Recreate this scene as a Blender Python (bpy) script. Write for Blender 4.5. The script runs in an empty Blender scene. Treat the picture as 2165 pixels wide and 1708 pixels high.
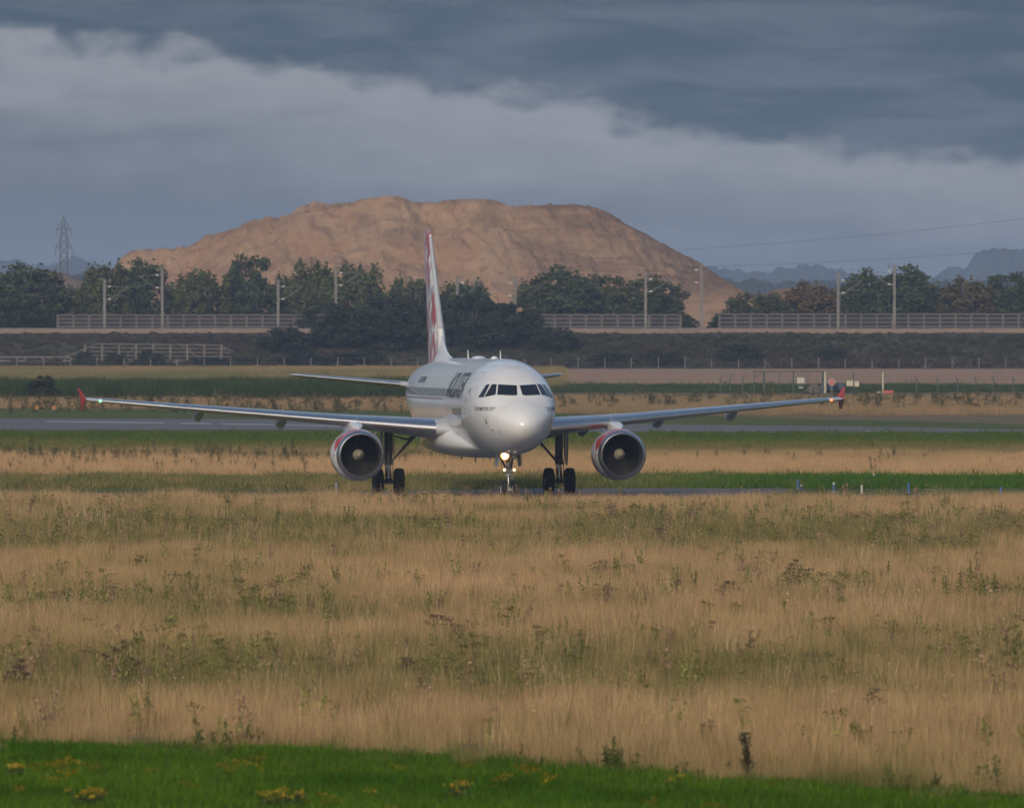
import bpy, bmesh, math, random
import numpy as np
from mathutils import Vector, Matrix, noise as mnoise

R = math.radians
rng = np.random.default_rng(7)
random.seed(7)

# ------------------------------------------------------------------ camera, sky, sun
scene = bpy.context.scene
FPX, HORIZ, CAMH, DREF, YG = 24000.0, 650.0, 8.25, 500.0, 1046.0   # survey of the place: 400 mm lens, eye 8.25 m up
cam_d = bpy.data.cameras.new('camera')
cam = bpy.data.objects.new('camera', cam_d)
scene.collection.objects.link(cam)
scene.camera = cam
cam.location = (0, 0, CAMH)
cam_d.sensor_width = 36
cam_d.lens = FPX / 2165.0 * 36
cam_d.clip_start, cam_d.clip_end = 1.0, 60000
cam.rotation_euler = (R(90) - math.atan((854.0 - HORIZ) / FPX), 0, 0)
cam_d.dof.use_dof = True
cam_d.dof.focus_distance = 495
cam_d.dof.aperture_fstop = 5.6

SUN_EL, SUN_AZ = R(20), R(14)          # sun low behind the camera, a little to the left
scene.view_settings.view_transform = 'Standard'
scene.view_settings.look = 'None'
scene.view_settings.exposure = 0.0
scene.view_settings.gamma = 1.0

def N(nt, t, **kw):
    n = nt.nodes.new(t)
    for k, v in kw.items():
        setattr(n, k, v)
    return n

def L(nt, a, b):
    nt.links.new(a, b)

def math_n(nt, op, a, b=None, c=None, clamp=False):
    n = N(nt, 'ShaderNodeMath', operation=op, use_clamp=clamp)
    for i, v in enumerate((a, b, c)):
        if v is None:
            continue
        if isinstance(v, (int, float)):
            n.inputs[i].default_value = v
        else:
            L(nt, v, n.inputs[i])
    return n.outputs[0]

def mixc(nt, f, a, b):
    n = N(nt, 'ShaderNodeMix', data_type='RGBA')
    for i, v in ((0, f), (6, a), (7, b)):
        if isinstance(v, (int, float)):
            n.inputs[i].default_value = v
        elif isinstance(v, tuple):
            n.inputs[i].default_value = (*v, 1)
        else:
            L(nt, v, n.inputs[i])
    return n.outputs[2]

def sstep(nt, v, a, b):
    n = N(nt, 'ShaderNodeMapRange', interpolation_type='SMOOTHSTEP')
    L(nt, v, n.inputs[0])
    n.inputs[1].default_value, n.inputs[2].default_value = a, b
    return n.outputs[0]

def build_world():
    w = bpy.data.worlds.new('World')
    scene.world = w
    w.use_nodes = True
    nt = w.node_tree
    nt.nodes.clear()
    out = N(nt, 'ShaderNodeOutputWorld')
    sky = N(nt, 'ShaderNodeTexSky', sky_type='NISHITA', sun_disc=False)
    sky.sun_elevation = SUN_EL
    sky.sun_rotation = R(180) + SUN_AZ
    sky.altitude = 50
    sky.dust_density = 2.0
    bsky = N(nt, 'ShaderNodeBackground')
    L(nt, sky.outputs[0], bsky.inputs[0])
    bsky.inputs[1].default_value = 0.15
    tc = N(nt, 'ShaderNodeTexCoord')
    sep = N(nt, 'ShaderNodeSeparateXYZ')
    L(nt, tc.outputs['Generated'], sep.inputs[0])
    az = math_n(nt, 'ARCTAN2', sep.outputs[0], sep.outputs[1])
    el = math_n(nt, 'ARCSINE', sep.outputs[2])
    def cn(sx, sy, detail, rough, seed, dist=0.0):
        cb = N(nt, 'ShaderNodeCombineXYZ')
        L(nt, math_n(nt, 'MULTIPLY', az, sx), cb.inputs[0])
        L(nt, math_n(nt, 'MULTIPLY', el, sy), cb.inputs[1])
        cb.inputs[2].default_value = seed
        t = N(nt, 'ShaderNodeTexNoise')
        t.inputs['Scale'].default_value = 1.0
        t.inputs['Detail'].default_value = detail
        t.inputs['Roughness'].default_value = rough
        t.inputs['Distortion'].default_value = dist
        L(nt, cb.outputs[0], t.inputs[0])
        return math_n(nt, 'SUBTRACT', t.outputs[0], 0.5)
    edge = math_n(nt, 'MULTIPLY_ADD', math_n(nt, 'SINE', math_n(nt, 'MULTIPLY', az, 10.6)), -0.0138, 0.0176)
    d = math_n(nt, 'SUBTRACT', el, edge)
    big = cn(55, 140, 2, 0.5, 3.1)
    mid = cn(190, 330, 4, 0.55, 8.4, 0.3)
    d = math_n(nt, 'ADD', d, math_n(nt, 'MULTIPLY', big, 0.0075))
    d = math_n(nt, 'ADD', d, math_n(nt, 'MULTIPLY', mid, 0.0062))
    fine = cn(620, 900, 3, 0.6, 14.2, 0.0)
    d = math_n(nt, 'ADD', d, math_n(nt, 'MULTIPLY', fine, 0.0011))
    dark = sstep(nt, d, -0.0012, 0.0020)
    streak = cn(62, 330, 4, 0.55, 21.0, 0.6)
    darkc = mixc(nt, sstep(nt, streak, -0.13, 0.16), (0.068, 0.104, 0.146), (0.118, 0.151, 0.197))
    soft = cn(45, 260, 4, 0.55, 5.5, 0.6)
    # the pale gap under the cloud bank, fading to slate blue near the horizon
    gap = sstep(nt, math_n(nt, 'ADD', d, math_n(nt, 'MULTIPLY', soft, 0.013)), -0.0135, 0.0005)
    lightc = mixc(nt, gap, (0.150, 0.176, 0.218), (0.318, 0.330, 0.365))
    col = mixc(nt, dark, lightc, darkc)
    bcl = N(nt, 'ShaderNodeBackground')
    L(nt, col, bcl.inputs[0])
    bcl.inputs[1].default_value = 1.0
    # the cloud bank thins out higher up into a broken, clearer sky
    broken = cn(3.2, 5.0, 3, 0.6, 1.7, 0.0)
    up = sstep(nt, math_n(nt, 'ADD', el, math_n(nt, 'MULTIPLY', broken, 0.5)), 0.06, 0.42)
    mx = N(nt, 'ShaderNodeMixShader')
    L(nt, up, mx.inputs[0])
    L(nt, bcl.outputs[0], mx.inputs[1])
    L(nt, bsky.outputs[0], mx.inputs[2])
    L(nt, mx.outputs[0], out.inputs[0])
build_world()

sun_d = bpy.data.lights.new('sun', 'SUN')
sun_d.energy = 2.0
sun_d.angle = R(10)
sun_d.color = (1.0, 0.86, 0.68)
sun = bpy.data.objects.new('sun', sun_d)
scene.collection.objects.link(sun)
sun_dir = Vector((-math.sin(SUN_AZ) * math.cos(SUN_EL), -math.cos(SUN_AZ) * math.cos(SUN_EL), math.sin(SUN_EL)))
sun.rotation_euler = sun_dir.to_track_quat('Z', 'Y').to_euler()
sun.location = (-40, -150, 60)

# ------------------------------------------------------------------ helpers
COL = scene.collection

def tag(o, label=None, cat=None, group=None, kind=None):
    if label: o['label'] = label
    if cat: o['category'] = cat
    if group: o['group'] = group
    if kind: o['kind'] = kind
    return o

def empty(name, loc=(0, 0, 0), rz=0.0):
    o = bpy.data.objects.new(name, None)
    COL.objects.link(o)
    o.location = loc
    o.rotation_euler = (0, 0, rz)
    o.empty_display_size = 0.2
    return o

def G(x, y):                     # surveyed point on level ground
    d = FPX * CAMH / (y - HORIZ)
    return ((x - 1082.5) / FPX * d, d)

def PX(x, d):
    return (x - 1082.5) / FPX * d

def PZ(y, d):
    return CAMH + (HORIZ - y) / FPX * d

class MB:
    def __init__(s):
        s.v, s.f, s.m = [], [], []
    def add(s, vs, fs, mi=0):
        o = len(s.v)
        s.v += [tuple(map(float, p)) for p in vs]
        s.f += [tuple(i + o for i in f) for f in fs]
        s.m += [mi] * len(fs)
        return s
    def box(s, c, size, mi=0, rz=0.0):
        cx, cy, cz = c
        hx, hy, hz = size[0] / 2, size[1] / 2, size[2] / 2
        ca, sa = math.cos(rz), math.sin(rz)
        vs = []
        for z in (-hz, hz):
            for x, y in ((-hx, -hy), (hx, -hy), (hx, hy), (-hx, hy)):
                vs.append((cx + x * ca - y * sa, cy + x * sa + y * ca, cz + z))
        return s.add(vs, [(0, 3, 2, 1), (4, 5, 6, 7), (0, 1, 5, 4), (1, 2, 6, 5), (2, 3, 7, 6), (3, 0, 4, 7)], mi)
    def tube(s, a, b, r0, r1=None, n=10, mi=0, cap=True):
        a, b = Vector(a), Vector(b)
        r1 = r0 if r1 is None else r1
        ax = (b - a).normalized()
        u = ax.orthogonal().normalized()
        w = ax.cross(u)
        vs = []
        for p, r in ((a, r0), (b, r1)):
            for i in range(n):
                t = 2 * math.pi * i / n
                vs.append(p + (u * math.cos(t) + w * math.sin(t)) * r)
        fs = [(i, (i + 1) % n, n + (i + 1) % n, n + i) for i in range(n)]
        if cap:
            fs += [tuple(range(n - 1, -1, -1)), tuple(range(n, 2 * n))]
        return s.add(vs, fs, mi)
    def poly_tube(s, pts, r, n=6, mi=0):
        for a, b in zip(pts[:-1], pts[1:]):
            s.tube(a, b, r, r, n, mi)
        return s
    def lathe(s, prof, c=(0, 0, 0), axis='Y', n=40, mi=0, mis=None, closed=False):
        vs, fs = [], []
        k = len(prof)
        for i in range(n):
            t = 2 * math.pi * i / n
            for (h, r) in prof:
                if axis == 'Y':
                    p = (c[0] + r * math.cos(t), c[1] + h, c[2] + r * math.sin(t))
                elif axis == 'X':
                    p = (c[0] + h, c[1] + r * math.cos(t), c[2] + r * math.sin(t))
                else:
                    p = (c[0] + r * math.cos(t), c[1] + r * math.sin(t), c[2] + h)
                vs.append(p)
        o = len(s.v)
        s.v += vs
        for i in range(n):
            j = (i + 1) % n
            for q in range(k - 1 if not closed else k):
                q2 = (q + 1) % k
                s.f.append((o + i * k + q, o + j * k + q, o + j * k + q2, o + i * k + q2))
                s.m.append(mis[q] if mis else mi)
        return s
    def loft(s, rings, cap=True, mi=0):
        n = len(rings[0])
        o = len(s.v)
        for r in rings:
            s.v += [tuple(map(float, p)) for p in r]
        for a in range(len(rings) - 1):
            for i in range(n):
                j = (i + 1) % n
                s.f.append((o + a * n + i, o + a * n + j, o + (a + 1) * n + j, o + (a + 1) * n + i))
                s.m.append(mi)
        if cap:
            s.f.append(tuple(o + i for i in range(n - 1, -1, -1)))
            s.f.append(tuple(o + (len(rings) - 1) * n + i for i in range(n)))
            s.m += [mi, mi]
        return s
    def grid(s, fn, nu, nv, mi=0):
        o = len(s.v)
        for i in range(nu + 1):
            for j in range(nv + 1):
                s.v.append(tuple(map(float, fn(i / nu, j / nv))))
        for i in range(nu):
            for j in range(nv):
                a = o + i * (nv + 1) + j
                s.f.append((a, a + nv + 1, a + nv + 2, a + 1))
                s.m.append(mi)
        return s
    def mesh(s, name, mats, smooth=True, fix=True):
        me = bpy.data.meshes.new(name)
        me.from_pydata(s.v, [], s.f)
        if not isinstance(mats, (list, tuple)):
            mats = [mats]
        for m in mats:
            me.materials.append(m)
        me.polygons.foreach_set('material_index', s.m)
        if fix:
            bm = bmesh.new()
            bm.from_mesh(me)
            bmesh.ops.recalc_face_normals(bm, faces=bm.faces)
            bm.to_mesh(me)
            bm.free()
        if smooth:
            me.polygons.foreach_set('use_smooth', [True] * len(me.polygons))
            me.set_sharp_from_angle(angle=R(38))
        me.update()
        return me
    def build(s, name, mats, parent=None, smooth=True, fix=True):
        o = bpy.data.objects.new(name, s.mesh(name, mats, smooth, fix))
        COL.objects.link(o)
        if parent:
            o.parent = parent
        return o

def inst(name, me, parent=None, loc=(0, 0, 0), rot=(0, 0, 0), scale=(1, 1, 1)):
    o = bpy.data.objects.new(name, me)
    COL.objects.link(o)
    o.location, o.rotation_euler, o.scale = loc, rot, scale
    if parent:
        o.parent = parent
    return o

def vnoise(x, y, seed=0):
    """vectorised value noise in [0,1]"""
    x, y = np.asarray(x, float), np.asarray(y, float)
    xi, yi = np.floor(x).astype(np.int64), np.floor(y).astype(np.int64)
    xf, yf = x - xi, y - yi
    u, v = xf * xf * (3 - 2 * xf), yf * yf * (3 - 2 * yf)
    def h(a, b):
        n = (a * 374761393 + b * 668265263 + seed * 1442695041) & 0x7fffffff
        n = ((n ^ (n >> 13)) * 1274126177) & 0x7fffffff
        return ((n ^ (n >> 16)) & 0xffff) / 65535.0
    return (h(xi, yi) * (1 - u) + h(xi + 1, yi) * u) * (1 - v) + (h(xi, yi + 1) * (1 - u) + h(xi + 1, yi + 1) * u) * v

def fbm(x, y, oct=4, seed=0):
    a, t, s = 0.5, 0.0, 0.0
    for i in range(oct):
        t = t + a * vnoise(x * 2 ** i, y * 2 ** i, seed + i)
        s += a
        a *= 0.5
    return t / s

# ------------------------------------------------------------------ materials
def principled(name, color, rough=0.6, metal=0.0, coat=0.0, noise=0.0, nscale=3.0, bump=0.0, bscale=None, spec=0.5, stretch=(1, 1, 1)):
    m = bpy.data.materials.new(name)
    m.use_nodes = True
    nt = m.node_tree
    b = nt.nodes['Principled BSDF']
    b.inputs['Base Color'].default_value = (*color, 1)
    b.inputs['Roughness'].default_value = rough
    b.inputs['Metallic'].default_value = metal
    b.inputs['Coat Weight'].default_value = coat
    b.inputs['Coat Roughness'].default_value = 0.08
    b.inputs['Specular IOR Level'].default_value = spec
    if noise or bump:
        tc = N(nt, 'ShaderNodeTexCoord')
        mp = N(nt, 'ShaderNodeMapping')
        mp.inputs['Scale'].default_value = stretch
        L(nt, tc.outputs['Object'], mp.inputs[0])
        t = N(nt, 'ShaderNodeTexNoise')
        t.inputs['Scale'].default_value = nscale
        t.inputs['Detail'].default_value = 6
        t.inputs['Roughness'].default_value = 0.6
        L(nt, mp.outputs[0], t.inputs[0])
        if noise:
            f = sstep(nt, t.outputs[0], 0.3, 0.7)
            lo = tuple(c * (1 - noise) for c in color)
            hi = tuple(min(1, c * (1 + noise)) for c in color)
            L(nt, mixc(nt, f, lo, hi), b.inputs['Base Color'])
        if bump:
            bp = N(nt, 'ShaderNodeBump')
            bp.inputs['Strength'].default_value = bump
            bp.inputs['Distance'].default_value = 0.05
            t2 = t
            if bscale:
                t2 = N(nt, 'ShaderNodeTexNoise')
                t2.inputs['Scale'].default_value = bscale
                t2.inputs['Detail'].default_value = 6
                L(nt, mp.outputs[0], t2.inputs[0])
            L(nt, t2.outputs[0], bp.inputs['Height'])
            L(nt, bp.outputs[0], b.inputs['Normal'])
    return m

def emitter(name, color, strength):
    m = bpy.data.materials.new(name)
    m.use_nodes = True
    b = m.node_tree.nodes['Principled BSDF']
    b.inputs['Base Color'].default_value = (*color, 1)
    b.inputs['Emission Color'].default_value = (*color, 1)
    b.inputs['Emission Strength'].default_value = strength
    return m

def foliage_mat(name, c1, c2, c3=None, scale=0.9):
    """leaf colour varies per clump; a little light passes through the leaves"""
    m = bpy.data.materials.new(name)
    m.use_nodes = True
    nt = m.node_tree
    b = nt.nodes['Principled BSDF']
    b.inputs['Roughness'].default_value = 0.7
    b.inputs['Specular IOR Level'].default_value = 0.2
    tc = N(nt, 'ShaderNodeTexCoord')
    oi = N(nt, 'ShaderNodeObjectInfo')
    t = N(nt, 'ShaderNodeTexNoise')
    t.inputs['Scale'].default_value = scale
    t.inputs['Detail'].default_value = 4
    L(nt, tc.outputs['Object'], t.inputs[0])
    f = sstep(nt, t.outputs[0], 0.36, 0.66)
    c = mixc(nt, f, c1, c2)
    if c3:
        c = mixc(nt, math_n(nt, 'MULTIPLY', oi.outputs['Random'], 0.6), c, c3)
    L(nt, c, b.inputs['Base Color'])
    return m

M = {}
M['paint'] = principled('white_paint', (0.69, 0.69, 0.69), 0.36, coat=0.8, noise=0.05, nscale=0.5, stretch=(1, 0.35, 1))
M['paint_grey'] = principled('wing_grey_paint', (0.40, 0.42, 0.45), 0.4, coat=0.1, noise=0.06, nscale=0.8)
M['metal'] = principled('bare_slat_metal', (0.56, 0.56, 0.56), 0.36, metal=1.0, noise=0.05, nscale=2.0)
M['lip'] = principled('inlet_lip_metal', (0.50, 0.49, 0.48), 0.33, metal=1.0)
M['duct'] = principled('inlet_duct', (0.055, 0.055, 0.05), 0.5)
M['blade'] = principled('fan_blade', (0.005, 0.005, 0.005), 0.6, spec=0.15)
M['fan'] = principled('fan_titanium', (0.008, 0.008, 0.009), 0.6)
M['spinner'] = principled('spinner_lit_beige', (0.27, 0.245, 0.18), 0.55)  # grey cone; the warm light on it is put into the beige
M['rubber'] = principled('tyre_rubber', (0.009, 0.009, 0.010), 0.85, noise=0.2, nscale=8)
M['gear'] = principled('gear_dark_metal', (0.10, 0.10, 0.10), 0.45, metal=0.3, noise=0.25, nscale=6)
M['chrome'] = principled('oleo_chrome', (0.7, 0.7, 0.7), 0.15, metal=1.0)
M['gearlight'] = principled('gear_pale_paint', (0.28, 0.28, 0.28), 0.4, noise=0.1, nscale=6)
M['hubpaint'] = principled('wheel_rim_pale', (0.6, 0.6, 0.58), 0.4)
M['glass'] = principled('cockpit_glass', (0.012, 0.016, 0.024), 0.06, spec=0.6)
M['cabin_glass'] = principled('cabin_glass', (0.035, 0.04, 0.05), 0.12)
M['text'] = principled('livery_grey', (0.060, 0.064, 0.09), 0.4)
M['text_brown'] = principled('livery_brown', (0.17, 0.145, 0.125), 0.4)
M['line'] = principled('panel_line', (0.42, 0.43, 0.44), 0.5)
M['line_dark'] = principled('dark_line', (0.11, 0.11, 0.12), 0.5)
M['thin_line'] = principled('side_line', (0.24, 0.17, 0.18), 0.4)
M['red'] = principled('fence_red_paint', (0.42, 0.045, 0.045), 0.4, coat=0.2)
M['lamp'] = emitter('landing_lamp', (1.0, 0.74, 0.40), 30)
M['lamp_halo'] = emitter('landing_lamp_halo', (1.0, 0.42, 0.09), 2.2)  # orange halo of the lit lamp, put into a glowing surface
M['lamp_small'] = emitter('small_lamp', (1.0, 0.66, 0.32), 5)
M['nav_green'] = emitter('nav_green', (0.10, 1.0, 0.22), 6)
M['nav_red'] = emitter('nav_red', (1.0, 0.10, 0.03), 6)
M['reflector'] = principled('reflector_and_halo', (0.75, 0.74, 0.70), 0.2, metal=0.8)

def livery(name, ku, kv, coord):
    """sheared lozenge pattern of white, red, lilac and pale pink"""
    m = bpy.data.materials.new(name)
    m.use_nodes = True
    nt = m.node_tree
    b = nt.nodes['Principled BSDF']
    b.inputs['Roughness'].default_value = 0.35
    b.inputs['Coat Weight'].default_value = 0.3
    tc = N(nt, 'ShaderNodeTexCoord')
    sp = N(nt, 'ShaderNodeSeparateXYZ')
    L(nt, tc.outputs['Object'], sp.inputs[0])
    if coord == 'fin':
        u = math_n(nt, 'ADD', math_n(nt, 'MULTIPLY', sp.outputs[2], ku), math_n(nt, 'MULTIPLY', sp.outputs[1], kv))
        v = math_n(nt, 'SUBTRACT', math_n(nt, 'MULTIPLY', sp.outputs[2], ku), math_n(nt, 'MULTIPLY', sp.outputs[1], kv * 1.1))
    else:
        ang = math_n(nt, 'ARCTAN2', sp.outputs[2], sp.outputs[0])
        u = math_n(nt, 'ADD', math_n(nt, 'MULTIPLY', ang, ku), math_n(nt, 'MULTIPLY', sp.outputs[1], kv))
        v = math_n(nt, 'SUBTRACT', math_n(nt, 'MULTIPLY', ang, ku), math_n(nt, 'MULTIPLY', sp.outputs[1], kv))
    cb = N(nt, 'ShaderNodeCombineXYZ')
    L(nt, math_n(nt, 'FLOOR', u), cb.inputs[0])
    L(nt, math_n(nt, 'FLOOR', v), cb.inputs[1])
    wn = N(nt, 'ShaderNodeTexWhiteNoise', noise_dimensions='2D')
    L(nt, cb.outputs[0], wn.inputs['Vector'])
    rp = N(nt, 'ShaderNodeValToRGB')
    rp.color_ramp.interpolation = 'CONSTANT'
    els = rp.color_ramp.elements
    els[0].position, els[0].color = 0, (0.78, 0.78, 0.79, 1)
    els[1].position, els[1].color = 0.48, (0.42, 0.10, 0.10, 1)
    for p, c in ((0.58, (0.40, 0.39, 0.43, 1)), (0.76, (0.55, 0.43, 0.46, 1)), (0.91, (0.48, 0.06, 0.06, 1))):
        e = els.new(p)
        e.color = c
    L(nt, wn.outputs[0], rp.inputs[0])
    L(nt, rp.outputs[0], b.inputs['Base Color'])
    return m
M['fin'] = livery('fin_livery', 1.5, 1.7, 'fin')
for e_, p_ in zip([n_ for n_ in M['fin'].node_tree.nodes if n_.type == 'VALTORGB'][0].color_ramp.elements, (0.0, 0.24, 0.50, 0.72, 0.86)):
    e_.position = p_
M['nacelle'] = livery('nacelle_livery', 1.15, 0.9, 'nac')

# ------------------------------------------------------------------ ground, runway, strips
def ground_mat(name, ca, cb, cc, s1=0.05, s2=0.8, bump=0.5):
    m = bpy.data.materials.new(name)
    m.use_nodes = True
    nt = m.node_tree
    b = nt.nodes['Principled BSDF']
    b.inputs['Roughness'].default_value = 0.95
    b.inputs['Specular IOR Level'].default_value = 0.1
    tc = N(nt, 'ShaderNodeTexCoord')
    def tn(s, d):
        t = N(nt, 'ShaderNodeTexNoise')
        t.inputs['Scale'].default_value = s
        t.inputs['Detail'].default_value = d
        t.inputs['Roughness'].default_value = 0.6
        L(nt, tc.outputs['Object'], t.inputs[0])
        return t.outputs[0]
    c = mixc(nt, sstep(nt, tn(s1, 5), 0.35, 0.65), ca, cb)
    c = mixc(nt, sstep(nt, tn(s2, 5), 0.45, 0.75), c, cc)
    L(nt, c, b.inputs['Base Color'])
    if bump:
        bp = N(nt, 'ShaderNodeBump')
        bp.inputs['Strength'].default_value = bump
        bp.inputs['Distance'].default_value = 0.1
        L(nt, tn(4.0, 6), bp.inputs['Height'])
        L(nt, bp.outputs[0], b.inputs['Normal'])
    return m

M['ground'] = ground_mat('dry_thatch', (0.22, 0.155, 0.090), (0.18, 0.135, 0.075), (0.13, 0.115, 0.055))
M['mown'] = ground_mat('mown_green', (0.085, 0.120, 0.030), (0.125, 0.130, 0.040), (0.065, 0.100, 0.026), 0.03, 0.5)
M['mown2'] = ground_mat('mown_faded', (0.115, 0.120, 0.045), (0.15, 0.125, 0.06), (0.085, 0.105, 0.035), 0.03, 0.5)
M['asphalt'] = ground_mat('asphalt', (0.165, 0.160, 0.168), (0.185, 0.178, 0.184), (0.135, 0.132, 0.14), 0.06, 2.0, 0.15)
M['marking'] = principled('runway_white', (0.55, 0.55, 0.52), 0.8, noise=0.25, nscale=1.5)
M['field'] = ground_mat('stubble_field', (0.26, 0.185, 0.10), (0.22, 0.165, 0.085), (0.17, 0.15, 0.07), 0.02, 0.3)
M['soil'] = ground_mat('bare_soil_field', (0.40, 0.245, 0.150), (0.36, 0.225, 0.14), (0.32, 0.205, 0.125), 0.03, 0.4)
M['crop'] = ground_mat('low_green_crop', (0.040, 0.075, 0.032), (0.050, 0.085, 0.034), (0.035, 0.06, 0.026), 0.03, 0.4)
M['bank'] = ground_mat('embankment_earth', (0.075, 0.062, 0.045), (0.065, 0.060, 0.038), (0.085, 0.068, 0.048), 0.05, 0.5)
M['ballast'] = ground_mat('ballast', (0.22, 0.165, 0.125), (0.19, 0.145, 0.11), (0.25, 0.19, 0.14), 0.1, 2.0)

gm = MB()
xs = [-2900, -600, -200, -60, 0, 60, 200, 600, 2900]
ys = [-95, 0, 100, 200, 300, 400, 500, 700, 1000, 1500, 2500, 4000, 7000, 11900]
gm.v = [(x, y, 0.0) for x in xs for y in ys]
for i in range(len(xs) - 1):
    for j in range(len(ys) - 1):
        a = i * len(ys) + j
        gm.f.append((a, a + len(ys), a + len(ys) + 1, a + 1)); gm.m.append(0)
tag(gm.build('ground', M['ground'], smooth=False), kind='structure')

def strip(name, far, near, z, mat, ext=True):
    """sheet between two surveyed edges (x, y) running across the view"""
    X = sorted(set([p[0] for p in far] + [p[0] for p in near]))
    def ev(pl, x):
        xx = [p[0] for p in pl]; yy = [p[1] for p in pl]
        return float(np.interp(x, xx, yy))
    X = np.linspace(X[0], X[-1], 40)
    fpts = [G(x, ev(far, x)) for x in X]
    npts = [G(x, ev(near, x)) for x in X]
    if ext:                                   # carry the edges on well outside the view
        for pl in (fpts, npts):
            a, b = pl[0], pl[4]
            k = (a[1] - b[1]) / (a[0] - b[0]) * 0.5
            pl.insert(0, (a[0] - 160, max(60, a[1] - 160 * k)))
            a, b = pl[-1], pl[-5]
            k = (a[1] - b[1]) / (a[0] - b[0]) * 0.5
            pl.append((a[0] + 160, max(60, a[1] + 160 * k)))
    mb = MB()
    n = len(fpts)
    mb.v = [(p[0], p[1], z) for p in fpts] + [(p[0], p[1], z) for p in npts]
    for i in range(n - 1):
        mb.f.append((i, n + i, n + i + 1, i + 1)); mb.m.append(0)
    return tag(mb.build(name, mat, smooth=False, fix=False), kind='structure')

LAWN = [(0, 1578), (600, 1592), (1000, 1608), (1300, 1640), (1700, 1664), (2165, 1700)]
strip('lawn', LAWN, [(0, 2400), (2165, 2400)], 0.010, M['mown'])
strip('taxiway_verge', [(0, 1008), (850, 1008), (1200, 1010), (2165, 1006)], [(0, 1040), (850, 1046), (1640, 1046), (2165, 1046)], 0.006, M['mown'])
TAXI = strip('taxiway', [(560, 1050), (700, 1041), (860, 1039), (1060, 1035), (1230, 1025), (1440, 1023.5), (1600, 1027), (1680, 1036)],
             [(560, 1056), (700, 1062), (1230, 1064), (1500, 1060), (1600, 1050), (1680, 1037)], 0.012, M['asphalt'], ext=False)
strip('runway_verge', [(0, 862), (560, 864), (1100, 870), (1500, 880), (2165, 897)], [(0, 928), (600, 934), (1200, 938), (1600, 936), (2165, 932)], 0.006, M['mown'])
strip('runway_shoulder', [(0, 926), (600, 930), (1200, 932), (1600, 930), (2165, 928)], [(0, 944), (600, 948), (1200, 952), (1600, 960), (2165, 965)], 0.009, M['mown2'])
strip('runway', [(0, 884.5), (400, 886), (900, 889), (1360, 897), (1800, 902), (2165, 908)], [(0, 908), (400, 908.5), (900, 909), (1360, 915), (1800, 917), (2165, 922.5)], 0.012, M['asphalt'])
for seg in ([(98, 891.4), (346, 894.4)], [(382, 895.2), (448, 896.0)], [(470, 896.6), (720, 901)], [(1827, 912.2), (1891, 912.8)], [(2014, 918.5), (2040, 918.9)], [(2100, 919.3), (2150, 919.9)]):
    (x0, y0), (x1, y1) = seg
    strip('runway_marking', [(x0, y0 - 0.55), (x1, y1 - 0.55)], [(x0, y0 + 0.55), (x1, y1 + 0.55)], 0.018, M['marking'], ext=False)
strip('stubble_field', [(0, 776), (1190, 777)], [(0, 803), (1190, 803)], 0.005, M['field'])
strip('ploughed_field', [(1150, 779.5), (2165, 779.5)], [(1150, 816), (2165, 816)], 0.012, M['soil'])
strip('crop_field', [(1060, 815), (2165, 815)], [(1060, 830), (1600, 831), (2165, 829)], 0.018, M['crop'])

# railway embankment, its ballast bed, and the land behind
def band_profile(name, prof, mat, x0=-420, x1=420, nx=120, amp=0.25, seed=3):
    mb = MB()
    X = np.linspace(x0, x1, nx)
    for x in X:
        for (d, z) in prof:
            k = float(vnoise(x * 0.12, d * 0.2, seed)) - 0.5
            mb.v.append((x, d, z + (k * amp if z > 0.1 else 0)))
    k = len(prof)
    for i in range(nx - 1):
        for j in range(k - 1):
            a = i * k + j
            mb.f.append((a, a + k, a + k + 1, a + 1)); mb.m.append(0)
    return tag(mb.build(name, mat, smooth=True), kind='structure')
band_profile('railway_embankment', [(1524, -0.05), (1530, 0.5), (1538, 2.0), (1547, 3.6), (1556, 4.75), (1570, 4.85), (1620, 4.8), (1690, 4.4), (1730, 2.0), (1770, -0.05)], M['bank'])
band_profile('track_bed', [(1555.8, 4.5), (1556.6, 5.35), (1566, 5.42), (1567, 4.6)], M['ballast'], amp=0.12)

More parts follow.
